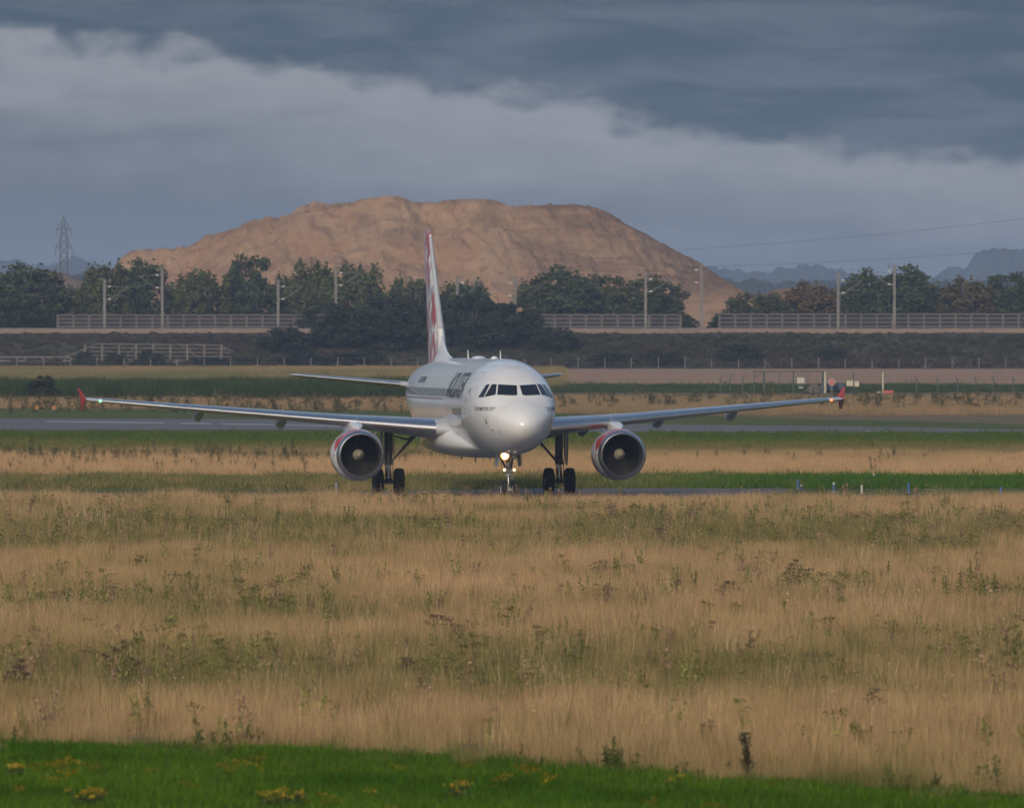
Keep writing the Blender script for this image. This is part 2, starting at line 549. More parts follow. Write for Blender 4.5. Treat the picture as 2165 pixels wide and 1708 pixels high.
# ------------------------------------------------------------------ spoil heap
def heap_mat():
    m = bpy.data.materials.new('sandy_spoil')
    m.use_nodes = True
    nt = m.node_tree
    b = nt.nodes['Principled BSDF']
    b.inputs['Roughness'].default_value = 0.95
    b.inputs['Specular IOR Level'].default_value = 0.1
    tc = N(nt, 'ShaderNodeTexCoord')
    def tn(s, d, st=(1, 1, 1), r=0.6, dist=0.0):
        mp = N(nt, 'ShaderNodeMapping')
        mp.inputs['Scale'].default_value = st
        L(nt, tc.outputs['Object'], mp.inputs[0])
        t = N(nt, 'ShaderNodeTexNoise')
        t.inputs['Scale'].default_value = s
        t.inputs['Detail'].default_value = d
        t.inputs['Roughness'].default_value = r
        t.inputs['Distortion'].default_value = dist
        L(nt, mp.outputs[0], t.inputs[0])
        return t.outputs[0]
    c = mixc(nt, sstep(nt, tn(0.07, 4), 0.35, 0.65), (0.40, 0.238, 0.142), (0.43, 0.28, 0.175))
    c = mixc(nt, math_n(nt, 'MULTIPLY', sstep(nt, tn(0.25, 6, (1, 0.6, 0.6), 0.65, 0.6), 0.46, 0.66), 0.8), c, (0.275, 0.172, 0.112))
    c = mixc(nt, math_n(nt, 'MULTIPLY', sstep(nt, tn(0.55, 5, (1, 1, 1.8)), 0.62, 0.70), 0.7), c, (0.12, 0.082, 0.065))
    # darker clayey tips run down the right flank in slanting streaks
    mp = N(nt, 'ShaderNodeMapping')
    mp.inputs['Rotation'].default_value = (0, R(-33), 0)
    mp.inputs['Scale'].default_value = (0.05, 0.15, 0.75)
    L(nt, tc.outputs['Object'], mp.inputs[0])
    st_ = N(nt, 'ShaderNodeTexNoise')
    st_.inputs['Scale'].default_value = 1.0
    st_.inputs['Detail'].default_value = 6
    st_.inputs['Roughness'].default_value = 0.65
    st_.inputs['Distortion'].default_value = 0.5
    L(nt, mp.outputs[0], st_.inputs[0])
    sx_ = N(nt, 'ShaderNodeSeparateXYZ')
    L(nt, tc.outputs['Object'], sx_.inputs[0])
    rgt = sstep(nt, math_n(nt, 'ADD', sx_.outputs[0], math_n(nt, 'MULTIPLY', tn(0.08, 4), 14)), 4.0, 16.0)
    c = mixc(nt, math_n(nt, 'MULTIPLY', math_n(nt, 'MULTIPLY', sstep(nt, st_.outputs[0], 0.42, 0.66), rgt), 0.8), c, (0.175, 0.108, 0.075))
    c = mixc(nt, math_n(nt, 'MULTIPLY', rgt, 0.25), c, (0.24, 0.155, 0.11))
    L(nt, c, b.inputs['Base Color'])
    bp = N(nt, 'ShaderNodeBump')
    bp.inputs['Strength'].default_value = 1.0
    bp.inputs['Distance'].default_value = 0.8
    L(nt, tn(0.6, 8, (1, 0.5, 0.7), 0.7), bp.inputs['Height'])
    L(nt, bp.outputs[0], b.inputs['Normal'])
    return m
M['heap'] = heap_mat()
RIDGE_D = 1860.0
sil = [(282, 546), (296, 534), (316, 524), (360, 523), (420, 521), (447, 510), (470, 500), (505, 480), (545, 461), (570, 466), (605, 449), (648, 427), (690, 431), (735, 428), (770, 423), (835, 417), (872, 427), (905, 430), (945, 431), (1000, 424), (1060, 420), (1085, 424), (1112, 433), (1180, 435), (1250, 440), (1288, 449)]
def heap_height(X, D):
    Z = np.full(X.shape, -1.0)
    P = []
    for (x0, y0), (x1, y1) in zip(sil[:-1], sil[1:]):
        n = max(2, int((x1 - x0) / 8))
        for t in np.linspace(0, 1, n, endpoint=False):
            P.append((x0 + (x1 - x0) * t, y0 + (y1 - y0) * t))
    P.append(sil[-1])
    wx = X + (fbm(X * 0.05, D * 0.05, 3, 11) - 0.5) * 9
    wd = D + (fbm(X * 0.05, D * 0.05, 3, 29) - 0.5) * 9
    for (x, y) in P:
        hx, hz = PX(x, RIDGE_D), PZ(y, RIDGE_D)
        dx = np.maximum(0, wx - hx) * 0.58 + np.maximum(0, hx - wx) * 0.95
        dd = np.maximum(0, np.abs(wd - RIDGE_D) - 3) * 0.44
        Z = np.maximum(Z, hz - np.sqrt(dx * dx + dd * dd))
    Z = Z + (fbm(X * 0.10, D * 0.06, 4, 5) - 0.5) * 2.0
    g = fbm(X * 0.45 + D * 0.10, D * 0.07, 4, 17)
    on = np.clip((RIDGE_D - 2 - D) / 8, 0, 1)
    Z = Z - on * (np.abs(g - 0.5) * -2.0 + 0.45)
    Z = Z + (fbm(X * 0.8, D * 0.8, 4, 41) - 0.5) * 1.1
    return Z
nx, ny = 330, 170
HX = np.linspace(PX(150, RIDGE_D), PX(1640, RIDGE_D), nx)
HD = np.linspace(1785, 1925, ny)
gx, gd = np.meshgrid(HX, HD, indexing='ij')
gz = heap_height(gx, gd)
hm = MB()
hm.v = [tuple(p) for p in np.stack([gx, gd, np.maximum(gz, -0.05)], -1).reshape(-1, 3).tolist()]
for i in range(nx - 1):
    for j in range(ny - 1):
        a = i * ny + j
        hm.f.append((a, a + ny, a + ny + 1, a + 1)); hm.m.append(0)
tag(hm.build('spoil_heap', M['heap'], smooth=True, fix=False), 'huge bare brown spoil heap rising behind the railway trees', 'spoil heap')
def low_heap(name, cx, top, w, d, label, sl=0.5):
    mb = MB()
    c, z = PX(cx, d), PZ(top, d)
    hw = w / FPX * d / 2
    def fn(u, v):
        x = c + (u - 0.5) * 2 * (hw + z / sl)
        y = d + (v - 0.5) * 2 * (8 + z / sl)
        dx, dy = max(0, abs(x - c) - hw), max(0, abs(y - d) - 8)
        h = z - math.hypot(dx, dy) * sl + (float(fbm(np.array(x * 0.3), np.array(y * 0.3), 3, 3)) - 0.5) * 1.0
        return (x, y, max(-0.05, h))
    mb.grid(fn, 60, 30)
    return tag(mb.build(name, M['heap'], fix=False), label, 'sand heap')
low_heap('sand_heap', 1505, 609, 80, 1795, 'low flat sand bench at the right foot of the spoil heap')
low_heap('sand_heap', 1672, 611, 50, 1800, 'small sand mound between the trees right of the spoil heap')
o = low_heap('rubble_heap', 120, 578, 30, 1830, 'grey brown rubble mound behind the leftmost trees')
o.data.materials[0] = ground_mat('rubble', (0.20, 0.145, 0.115), (0.25, 0.18, 0.14), (0.15, 0.11, 0.09), 0.3, 1.2)
o['category'] = 'rubble heap'

# ------------------------------------------------------------------ scatter with geometry nodes (grass and weeds nobody could count)
def scatter(name, pts, scale, rotz, tilt, tint, srcs, idx, kind='stuff', label=None):
    n = len(pts)
    me = bpy.data.meshes.new(name)
    me.vertices.add(n)
    me.vertices.foreach_set('co', np.asarray(pts, np.float32).ravel())
    def at(nm, typ, arr, key):
        a = me.attributes.new(nm, typ, 'POINT')
        a.data.foreach_set(key, np.asarray(arr).ravel())
    at('gscale', 'FLOAT_VECTOR', np.asarray(scale, np.float32), 'vector')
    at('grot', 'FLOAT_VECTOR', np.stack([tilt[:, 0], tilt[:, 1], rotz], -1).astype(np.float32), 'vector')
    at('gidx', 'INT', np.asarray(idx, np.int32), 'value')
    at('tint', 'FLOAT_COLOR', np.concatenate([tint, np.ones((n, 1))], 1).astype(np.float32), 'color')
    o = bpy.data.objects.new(name, me)
    COL.objects.link(o)
    ng = bpy.data.node_groups.new(name + '_nodes', 'GeometryNodeTree')
    ng.interface.new_socket('Geometry', in_out='INPUT', socket_type='NodeSocketGeometry')
    ng.interface.new_socket('Geometry', in_out='OUTPUT', socket_type='NodeSocketGeometry')
    gi, go = ng.nodes.new('NodeGroupInput'), ng.nodes.new('NodeGroupOutput')
    iop = ng.nodes.new('GeometryNodeInstanceOnPoints')
    ng.links.new(gi.outputs[0], iop.inputs['Points'])
    g2i = ng.nodes.new('GeometryNodeGeometryToInstance')
    for s in reversed(srcs):
        oi = ng.nodes.new('GeometryNodeObjectInfo')
        oi.inputs['Object'].default_value = s
        ng.links.new(oi.outputs['Geometry'], g2i.inputs[0])
    ng.links.new(g2i.outputs[0], iop.inputs['Instance'])
    iop.inputs['Pick Instance'].default_value = True
    def na(nm, dt, sock):
        a = ng.nodes.new('GeometryNodeInputNamedAttribute')
        a.data_type = dt
        a.inputs[0].default_value = nm
        ng.links.new(a.outputs[0], iop.inputs[sock])
    na('gidx', 'INT', 'Instance Index')
    na('gscale', 'FLOAT_VECTOR', 'Scale')
    e2r = ng.nodes.new('FunctionNodeEulerToRotation')
    a = ng.nodes.new('GeometryNodeInputNamedAttribute')
    a.data_type = 'FLOAT_VECTOR'
    a.inputs[0].default_value = 'grot'
    ng.links.new(a.outputs[0], e2r.inputs[0])
    ng.links.new(e2r.outputs[0], iop.inputs['Rotation'])
    ng.links.new(iop.outputs[0], go.inputs[0])
    md = o.modifiers.new('scatter', 'NODES')
    md.node_group = ng
    tag(o, label, None, None, kind)
    return o

def tint_mat(name, vary=0.35, trans=0.25):
    m = bpy.data.materials.new(name)
    m.use_nodes = True
    nt = m.node_tree
    nt.nodes.clear()
    out = N(nt, 'ShaderNodeOutputMaterial')
    at = N(nt, 'ShaderNodeAttribute', attribute_type='INSTANCER', attribute_name='tint')
    v = N(nt, 'ShaderNodeAttribute', attribute_type='GEOMETRY', attribute_name='shade')
    k = math_n(nt, 'MULTIPLY_ADD', v.outputs['Fac'], 2 * vary, 1 - vary)
    vm = N(nt, 'ShaderNodeVectorMath', operation='SCALE')
    L(nt, at.outputs['Color'], vm.inputs[0])
    L(nt, k, vm.inputs['Scale'])
    d = N(nt, 'ShaderNodeBsdfDiffuse')
    t = N(nt, 'ShaderNodeBsdfTranslucent')
    L(nt, vm.outputs[0], d.inputs[0])
    L(nt, vm.outputs[0], t.inputs[0])
    mx = N(nt, 'ShaderNodeMixShader')
    mx.inputs[0].default_value = trans
    L(nt, d.outputs[0], mx.inputs[1])
    L(nt, t.outputs[0], mx.inputs[2])
    L(nt, mx.outputs[0], out.inputs[0])
    return m
M['grass'] = tint_mat('tinted_grass')
M['weed'] = tint_mat('tinted_weed', 0.4, 0.15)

class Leafy:
    """collects blades / leaves with one shade value per piece"""
    def __init__(s, seed):
        s.v, s.f, s.sh = [], [], []
        s.r = random.Random(seed)
    def blade(s, base, h, lean, w, az=None, segs=3, shade=None):
        r = s.r
        az = r.uniform(0, 6.283) if az is None else az
        face = r.uniform(0, 6.283)
        sx, sy = math.cos(face) * w / 2, math.sin(face) * w / 2
        o = len(s.v)
        sh = r.random() if shade is None else shade
        for i in range(segs + 1):
            t = i / segs
            px = base[0] + math.cos(az) * lean * t * t
            py = base[1] + math.sin(az) * lean * t * t
            pz = base[2] + h * t * (1 - 0.12 * t * abs(lean) / max(h, 1e-3))
            k = (1 - t) ** 0.6
            if i < segs:
                s.v += [(px - sx * k, py - sy * k, pz), (px + sx * k, py + sy * k, pz)]
            else:
                s.v.append((px, py, pz))
        for i in range(segs - 1):
            a = o + 2 * i
            s.f.append((a, a + 1, a + 3, a + 2)); s.sh.append(sh)
        a = o + 2 * (segs - 1)
        s.f.append((a, a + 1, a + 2)); s.sh.append(sh)
    def leaf(s, c, size, shade=None, up=0.3, asp=0.55):
        r = s.r
        n = Vector((r.gauss(0, 1), r.gauss(0, 1), r.gauss(0, 1) + up)).normalized()
        u = n.orthogonal().normalized()
        a = r.uniform(0, 6.283)
        w = n.cross(u)
        u, w = u * math.cos(a) + w * math.sin(a), w * math.cos(a) - u * math.sin(a)
        c = Vector(c)
        o = len(s.v)
        s.v += [tuple(c - u * size / 2), tuple(c + w * size * asp / 2), tuple(c + u * size / 2), tuple(c - w * size * asp / 2)]
        s.f.append((o, o + 1, o + 2, o + 3)); s.sh.append(r.random() if shade is None else shade)
    def tube(s, a, b, r0, r1, n=4, shade=0.3):
        a, b = Vector(a), Vector(b)
        ax = (b - a).normalized()
        u = ax.orthogonal().normalized(); w = ax.cross(u)
        o = len(s.v)
        for p, r in ((a, r0), (b, r1)):
            for i in range(n):
                t = 6.2832 * i / n
                s.v.append(tuple(p + (u * math.cos(t) + w * math.sin(t)) * r))
        for i in range(n):
            s.f.append((o + i, o + (i + 1) % n, o + n + (i + 1) % n, o + n + i)); s.sh.append(shade)
    def mesh(s, name, mat):
        me = bpy.data.meshes.new(name)
        me.from_pydata(s.v, [], s.f)
        me.materials.append(mat)
        a = me.attributes.new('shade', 'FLOAT', 'FACE')
        a.data.foreach_set('value', np.asarray(s.sh, np.float32))
        return me
    def src(s, name, mat):
        return bpy.data.objects.new(name, s.mesh(name, mat))     # only a source for the scatter, not placed itself

def grass_tuft(seed, nb, rad, h0, h1, w, lean, heads=0.0):
    t = Leafy(seed)
    for i in range(nb):
        a, q = t.r.uniform(0, 6.283), rad * math.sqrt(t.r.random())
        h = t.r.uniform(h0, h1)
        b = (math.cos(a) * q, math.sin(a) * q, -0.02)
        az, ln = t.r.uniform(0, 6.283), t.r.uniform(0, lean) * h
        t.blade(b, h, ln, t.r.uniform(0.6, 1.3) * w, az)
        if t.r.random() < heads:
            p = (b[0] + math.cos(az) * ln * 0.9, b[1] + math.sin(az) * ln * 0.9, h * 0.93)
            t.leaf(p, t.r.uniform(0.04, 0.08), up=0.0, asp=0.3)
    return t
TALL = [grass_tuft(10 + i, 210, 0.85, 0.28, 0.86, 0.012, 0.26, 0.05).src('tall_tuft', M['grass']) for i in range(4)]
SHORT = [grass_tuft(30 + i, 200, 0.75, 0.05, 0.16, 0.016, 0.8).src('short_tuft', M['grass']) for i in range(3)]
REED = [grass_tuft(40 + i, 90, 1.0, 1.2, 2.0, 0.035, 0.18, 0.1).src('reed_tuft', M['grass']) for i in range(3)]

STALK = [grass_tuft(50 + i, 26, 0.55, 0.62, 0.98, 0.009, 0.30, 0.5).src('stalk_tuft', M['grass']) for i in range(3)]

GSTALK = [grass_tuft(55 + i, 16, 0.30, 0.5, 0.95, 0.018, 0.25, 0.12).src('green_stalk_tuft', M['grass']) for i in range(3)]

def weed_spike(seed, h):                 # dock or willowherb: upright leafy spike
    t = Leafy(seed)
    for s in range(t.r.randint(2, 4)):
        hh = h * t.r.uniform(0.65, 1.0)
        bx, by = t.r.gauss(0, 0.07), t.r.gauss(0, 0.07)
        lx, ly = t.r.gauss(0, 0.09), t.r.gauss(0, 0.09)
        t.tube((bx, by, 0), (bx + lx, by + ly, hh), 0.008, 0.004)
        n = int(hh * 46)
        for i in range(n):
            k = t.r.random() ** 0.8
            z = hh * (0.10 + 0.9 * k)
            q = 0.075 * (1.15 - k)
            t.leaf((bx + lx * k + t.r.gauss(0, q), by + ly * k + t.r.gauss(0, q), z), t.r.uniform(0.05, 0.12) * (1.3 - 0.6 * k), shade=t.r.random() * 0.8 + 0.2 * k)
    return t

def weed_umbel(seed, h, head=0.05):                 # ragwort / hogweed: branching stalk with flat heads
    t = Leafy(seed)
    t.tube((0, 0, 0), (0, 0, h * 0.55), 0.010, 0.008)
    for i in range(t.r.randint(6, 10)):
        a = t.r.uniform(0, 6.283)
        z0 = h * t.r.uniform(0.3, 0.55)
        q = t.r.uniform(0.04, 0.24)
        top = (math.cos(a) * q, math.sin(a) * q, h * t.r.uniform(0.75, 1.0))
        t.tube((0, 0, z0), top, 0.006, 0.004)
        for j in range(9):
            t.leaf((top[0] + t.r.gauss(0, head), top[1] + t.r.gauss(0, head), top[2] + t.r.gauss(0, 0.015)), t.r.uniform(0.03, 0.06), shade=t.r.uniform(0, 0.3), up=2.0, asp=0.9)
    for i in range(int(30 * h)):
        t.leaf((t.r.gauss(0, 0.06), t.r.gauss(0, 0.06), t.r.uniform(0.05, 0.6) * h), t.r.uniform(0.06, 0.14), shade=t.r.uniform(0.4, 1.0))
    return t
WEEDS = [weed_spike(60 + i, 0.95).src('weed_spike', M['weed']) for i in range(4)] + [weed_umbel(70 + i, 0.85).src('weed_umbel', M['weed']) for i in range(3)]

FLOWER = [weed_umbel(80 + i, 0.24, 0.03).src('flower_source', M['weed']) for i in range(2)]

def lerp3(a, b, t):
    return np.asarray(a)[None] * (1 - t[:, None]) + np.asarray(b)[None] * t[:, None]

def band_points(d0, d1, dens, margin, seed, half=0.0455):
    """points spread evenly over a wedge of ground across the view plus a margin"""
    r = np.random.default_rng(seed)
    W = half * d1 + margin
    n = int((d1 - d0) * 2 * W * dens)
    p = np.stack([r.uniform(-W, W, n), r.uniform(d0, d1, n)], -1)
    keep = np.abs(p[:, 0]) < half * p[:, 1] + margin
    return p[keep], r

def img_y(d, z=0.4):
    return HORIZ + (CAMH - z) * FPX / d
def img_x(X, d):
    return 1082.5 + X / d * FPX
def poly_d(pl, X, d):
    """distance of a surveyed edge along the column through X"""
    x = img_x(X, d)
    y = np.interp(x, [p[0] for p in pl], [p[1] for p in pl])
    return FPX * CAMH / (y - HORIZ)

TAN, TAN2 = (0.515, 0.338, 0.180), (0.435, 0.302, 0.148)
GRN, GRN2 = (0.160, 0.155, 0.046), (0.105, 0.128, 0.028)
gy = [1040, 1060, 1082, 1096, 1118, 1142, 1166, 1215, 1255, 1285, 1310, 1340, 1375, 1420, 1455, 1480, 1545, 1595, 1650, 1700]
gv = [0.00, 0.02, 0.14, 0.58, 0.70, 0.46, 0.08, 0.06, 0.34, 0.30, 0.10, 0.18, 0.56, 0.60, 0.34, 0.12, 0.08, 0.22, 0.55, 0.6]
def greenness(p):
    y = img_y(p[:, 1])
    g = np.interp(y + (fbm(p[:, 0] * 0.16, p[:, 1] * 0.05, 3, 9) - 0.5) * 80, gy, gv)
    return np.clip(g + (fbm(p[:, 0] * 0.35, p[:, 1] * 0.12, 3, 4) - 0.5) * 0.8, 0, 1)

def place(name, p, r, srcs, hs, tint, label, tiltamp=0.08, wide=1.0, zb=0.0):
    n = len(p)
    sc = hs * r.uniform(0.8, 1.2, n)
    scale = np.stack([sc * wide, sc * wide, sc], -1)
    pts = np.concatenate([p, np.full((n, 1), zb)], 1)
    return scatter(name, pts, scale, r.uniform(0, 6.28, n), r.normal(0, tiltamp, (n, 2)), tint, srcs, r.integers(0, len(srcs), n), 'stuff', label)

# foreground meadow
p, r = band_points(190, 486, 1.15, 6.0, 1)
edge_j = (fbm(p[:, 0] * 0.55, p[:, 1] * 0, 3, 23) - 0.5) * 7
p = p[(p[:, 1] > poly_d(LAWN, p[:, 0], p[:, 1]) + edge_j) & (p[:, 1] < 474 + (fbm(p[:, 0] * 0.3, p[:, 1] * 0, 2, 2) - 0.5) * 8)]
g = greenness(p)
near_edge = np.exp(-np.maximum(0, p[:, 1] - poly_d(LAWN, p[:, 0], p[:, 1])) / 3.0)
g = np.clip(g + 0.55 * near_edge * np.clip(fbm(p[:, 0] * 0.6, p[:, 1] * 0.3, 2, 24) * 2 - 0.4, 0, 1), 0, 1)
patch = fbm(p[:, 0] * 0.12, p[:, 1] * 0.05, 3, 77)
tint = lerp3(TAN, TAN2, np.clip(patch * 2 - 0.5, 0, 1))
gcol = lerp3(GRN, GRN2, np.clip(fbm(p[:, 0] * 0.8, p[:, 1] * 0.3, 2, 13) * 1.6 - 0.4, 0, 1))
mixg = np.clip(g * 1.35 * r.uniform(0.35, 1.1, len(p)), 0, 0.95)[:, None]
tint = (tint * (1 - mixg) + gcol * mixg) * r.uniform(0.86, 1.14, (len(p), 1))
hh = 0.80 + 0.45 * (fbm(p[:, 0] * 0.2, p[:, 1] * 0.1, 2, 3) - 0.5) + 0.40 * (fbm(p[:, 0] * 0.9, p[:, 1] * 0.9, 2, 43) - 0.5)
hh = hh * (1 - 0.45 * near_edge)
place('dry_grass', p, r, TALL, hh, tint, 'tall dry tan grass of the foreground meadow', wide=1.0)

# seeding stalks standing above the rest
p, r = band_points(200, 472, 0.30, 6.0, 17)
p = p[(p[:, 1] > poly_d(LAWN, p[:, 0], p[:, 1]) + 1.0) & (r.random(len(p)) < np.clip(fbm(p[:, 0] * 0.3, p[:, 1] * 0.12, 3, 53) * 2.2 - 0.6, 0, 1))]
place('seeding_stalks', p, r, STALK, r.uniform(0.8, 1.15, len(p)), lerp3((0.62, 0.45, 0.26), (0.36, 0.25, 0.13), r.random(len(p))), 'pale seeding grass stalks above the dry meadow', 0.10)

# fine green stalks that gather in the olive bands
p, r = band_points(198, 474, 1.6, 6.0, 19)
p = p[p[:, 1] > poly_d(LAWN, p[:, 0], p[:, 1]) + 1.0]
g = greenness(p)
p = p[r.random(len(p)) < np.clip(g * 1.0 - 0.06 + (fbm(p[:, 0] * 0.9, p[:, 1] * 0.3, 2, 27) - 0.55) * 1.2, 0.02, 1)]
place('green_stalks', p, r, GSTALK, r.uniform(0.55, 1.1, len(p)), lerp3((0.085, 0.105, 0.026), (0.205, 0.185, 0.066), r.random(len(p))), 'thin green stalks gathered in olive bands across the meadow', 0.10)

# weeds standing in it
p, r = band_points(196, 474, 1.9, 6.0, 2)
p = p[p[:, 1] > poly_d(LAWN, p[:, 0], p[:, 1]) + 1.5]
g = greenness(p)
clump = fbm(p[:, 0] * 0.7, p[:, 1] * 0.22, 2, 21)
p = p[r.random(len(p)) < np.clip((g - 0.15) * 0.8 + (clump - 0.58) * 2.0 + (fbm(p[:, 0] * 0.13, p[:, 1] * 0.07, 2, 88) - 0.5) * 0.7, 0.016, 1) * 0.8]
brown = r.random(len(p)) < 0.30
wt = np.where(brown[:, None], np.array([[0.255, 0.175, 0.110]]), np.array([[0.195, 0.190, 0.062]])) * r.uniform(0.75, 1.35, (len(p), 1))
place('meadow_weeds', p, r, WEEDS, r.uniform(0.62, 1.10, len(p)), wt, 'scattered dark weeds standing in the dry grass', 0.12)

# lawn
p, r = band_points(165, 226, 3.2, 5.0, 3)
p = p[p[:, 1] < poly_d(LAWN, p[:, 0], p[:, 1]) + 0.8]
t = np.clip(fbm(p[:, 0] * 0.35, p[:, 1] * 0.2, 3, 31) * 1.8 - 0.4, 0, 1)
place('lawn_grass', p, r, SHORT, np.full(len(p), 1.15), lerp3((0.044, 0.106, 0.006), (0.086, 0.160, 0.012), t) * r.uniform(0.8, 1.2, (len(p), 1)), 'short bright green lawn grass along the bottom edge', wide=1.0)

p, r = band_points(180, 226, 1.3, 5.0, 22)
e = poly_d(LAWN, p[:, 0], p[:, 1]) - p[:, 1]
p = p[(e > -2.5) & (r.random(len(p)) < np.exp(-np.maximum(0, e) / 2.2) * 0.8 * np.clip(fbm(p[:, 0] * 0.7, p[:, 1] * 0.5, 3, 59) * 2.4 - 0.6, 0.05, 1))]
place('lawn_fringe_grass', p, r, TALL, r.uniform(0.22, 0.55, len(p)), lerp3((0.34, 0.25, 0.12), (0.115, 0.140, 0.030), r.random(len(p))), 'straggling half-green grass where the meadow fades into the lawn', 0.15)

# yellow flowers dotted over the lawn
p, r = band_points(178, 204, 0.9, 4.0, 20)
cl = fbm(p[:, 0] * 0.45, p[:, 1] * 0.25, 3, 57)
p = p[(p[:, 1] < poly_d(LAWN, p[:, 0], p[:, 1]) - 1) & (r.random(len(p)) < np.clip((cl - 0.52) * 3.0, 0.01, 1))]
place('lawn_flowers', p, r, FLOWER, r.uniform(0.6, 1.2, len(p)), lerp3((0.36, 0.27, 0.02), (0.20, 0.20, 0.02), r.random(len(p))), 'small yellow flowers dotted over the lawn', 0.15)

# darker growth where lawn and meadow meet
p, r = band_points(188, 232, 2.2, 5.0, 15)
e = p[:, 1] - poly_d(LAWN, p[:, 0], p[:, 1])
xx = np.clip((img_x(p[:, 0], p[:, 1]) - 300) / 1500, 0.12, 1)
cl = fbm(p[:, 0] * 0.5, p[:, 1] * 0.3, 3, 51)
p = p[(e > -1.2) & (e < 3.0) & (r.random(len(p)) < xx * np.clip((cl - 0.40) * 4, 0.05, 1))]
place('lawn_edge_weeds', p, r, WEEDS, r.uniform(0.25, 0.62, len(p)), np.array([[0.060, 0.078, 0.016]]) * r.uniform(0.6, 1.5, (len(p), 1)), 'dark low weeds along the edge between lawn and meadow', 0.15, wide=1.4)

# verge in front of and behind the taxiway, second meadow, far meadow
p, r = band_points(517, 548, 1.2, 8, 4)
t = np.clip(fbm(p[:, 0] * 0.2, p[:, 1] * 0.2, 3, 33) * 1.8 - 0.4, 0, 1)
right = np.clip((p[:, 0] - 2) / 10, 0, 1)
place('verge_grass', p, r, SHORT, 1.6 + 0.5 * t, (lerp3((0.145, 0.160, 0.048), (0.215, 0.185, 0.075), t) * (1 - right[:, None]) + lerp3((0.055, 0.135, 0.018), (0.080, 0.150, 0.022), t) * right[:, None]), 'green verge grass behind the taxiway', wide=1.2)
p, r = band_points(544, 662, 0.8, 10, 5)
fade = np.clip((p[:, 1] - 590 + (fbm(p[:, 0] * 0.1, p[:, 1] * 0.05, 3, 8) - 0.5) * 70) / 60, 0, 1)
p2t = lerp3(TAN, (0.20, 0.175, 0.075), fade) * r.uniform(0.85, 1.15, (len(p), 1))
place('second_meadow_grass', p, r, TALL, 0.75 - 0.35 * fade, p2t, 'dry tan grass between the taxiway and the runway', wide=1.1)
p, r = band_points(512, 556, 0.5, 10, 18)
wl = np.clip((2 - p[:, 0]) / 14, 0.10, 1) * np.clip(fbm(p[:, 0] * 0.16, p[:, 1] * 0.2, 3, 91) * 2.6 - 0.9, 0, 1)
p = p[r.random(len(p)) < wl]
place('verge_tufts', p, r, TALL, r.uniform(0.35, 0.75, len(p)), lerp3((0.42, 0.29, 0.15), (0.20, 0.19, 0.07), r.random(len(p))), 'ragged pale tufts in the verge behind the taxiway')
p, r = band_points(548, 640, 0.35, 10, 6)
left = np.clip((-p[:, 0] + 2) / 14, 0.12, 1)
bandw = np.exp(-((p[:, 1] - 600) / 16) ** 2)
p = p[r.random(len(p)) < np.clip(left * (0.12 + bandw), 0, 1)]
place('second_meadow_weeds', p, r, WEEDS, r.uniform(0.6, 1.0, len(p)), np.array([[0.105, 0.098, 0.045]]) * r.uniform(0.7, 1.3, (len(p), 1)), 'dark weeds in the grass left of the airliner', 0.1)
p, r = band_points(655, 765, 0.6, 12, 7)
fd = np.clip((700 - p[:, 1]) / 40 + (fbm(p[:, 0] * 0.1, p[:, 1] * 0.1, 3, 3) - 0.5), 0, 1)
rw = (p[:, 1] < 735)
p, fd = p[rw], fd[rw]
place('runway_verge_grass', p, r, SHORT, np.full(len(p), 1.5), lerp3((0.085, 0.130, 0.028), (0.185, 0.175, 0.055), fd), 'mown green grass on the near side of the runway', wide=1.5)
p, r = band_points(868, 1004, 0.55, 15, 8)
lim = poly_d([(0, 864), (560, 866), (1100, 872), (1500, 882), (2165, 899)], p[:, 0], p[:, 1])
p = p[((p[:, 1] > lim) | (p[:, 1] > 930)) & ((p[:, 1] < 978 + (fbm(p[:, 0] * 0.15, p[:, 1] * 0, 3, 19) - 0.5) * 26) | (img_x(p[:, 0], p[:, 1]) > 1150))]
t = fbm(p[:, 0] * 0.06, p[:, 1] * 0.03, 3, 61)
place('far_meadow_grass', p, r, TALL, np.full(len(p), 0.8), lerp3((0.365, 0.245, 0.14), (0.30, 0.225, 0.125), np.clip(t * 2 - 0.5, 0, 1)) * r.uniform(0.85, 1.15, (len(p), 1)), 'dry grass beyond the runway', wide=1.4)
p, r = band_points(880, 1000, 0.05, 15, 9)
place('far_meadow_weeds', p, r, WEEDS, r.uniform(0.8, 1.5, len(p)), np.array([[0.12, 0.11, 0.055]]) * r.uniform(0.7, 1.2, (len(p), 1)), 'weed clumps in the grass beyond the runway', 0.1, wide=1.8)
p, r = band_points(984, 1040, 0.7, 20, 10)
p = p[img_x(p[:, 0], p[:, 1]) < 868 + (fbm(p[:, 1] * 0.2, p[:, 0] * 0, 2, 5) - 0.5) * 40]
place('reed_bed', p, r, REED, np.full(len(p), 0.95) + 0.7 * (fbm(p[:, 0] * 0.25, p[:, 1] * 0.1, 3, 6) - 0.5), np.array([[0.048, 0.075, 0.030]]) * r.uniform(0.7, 1.35, (len(p), 1)), 'dark green reed bed on the left behind the runway', wide=1.2)
p, r = band_points(1150, 1512, 0.28, 25, 12)
p = p[img_x(p[:, 0], p[:, 1]) < 1185]
t = np.clip(fbm(p[:, 0] * 0.05, p[:, 1] * 0.02, 3, 64) * 2.2 - 0.7, 0, 1)
place('stubble', p, r, TALL, np.full(len(p), 0.75), lerp3((0.335, 0.25, 0.125), (0.175, 0.165, 0.070), t), 'pale rough grass field in front of the railway embankment', wide=1.8)
p, r = band_points(1102, 1185, 0.3, 25, 13)
p = p[img_x(p[:, 0], p[:, 1]) > 1180]
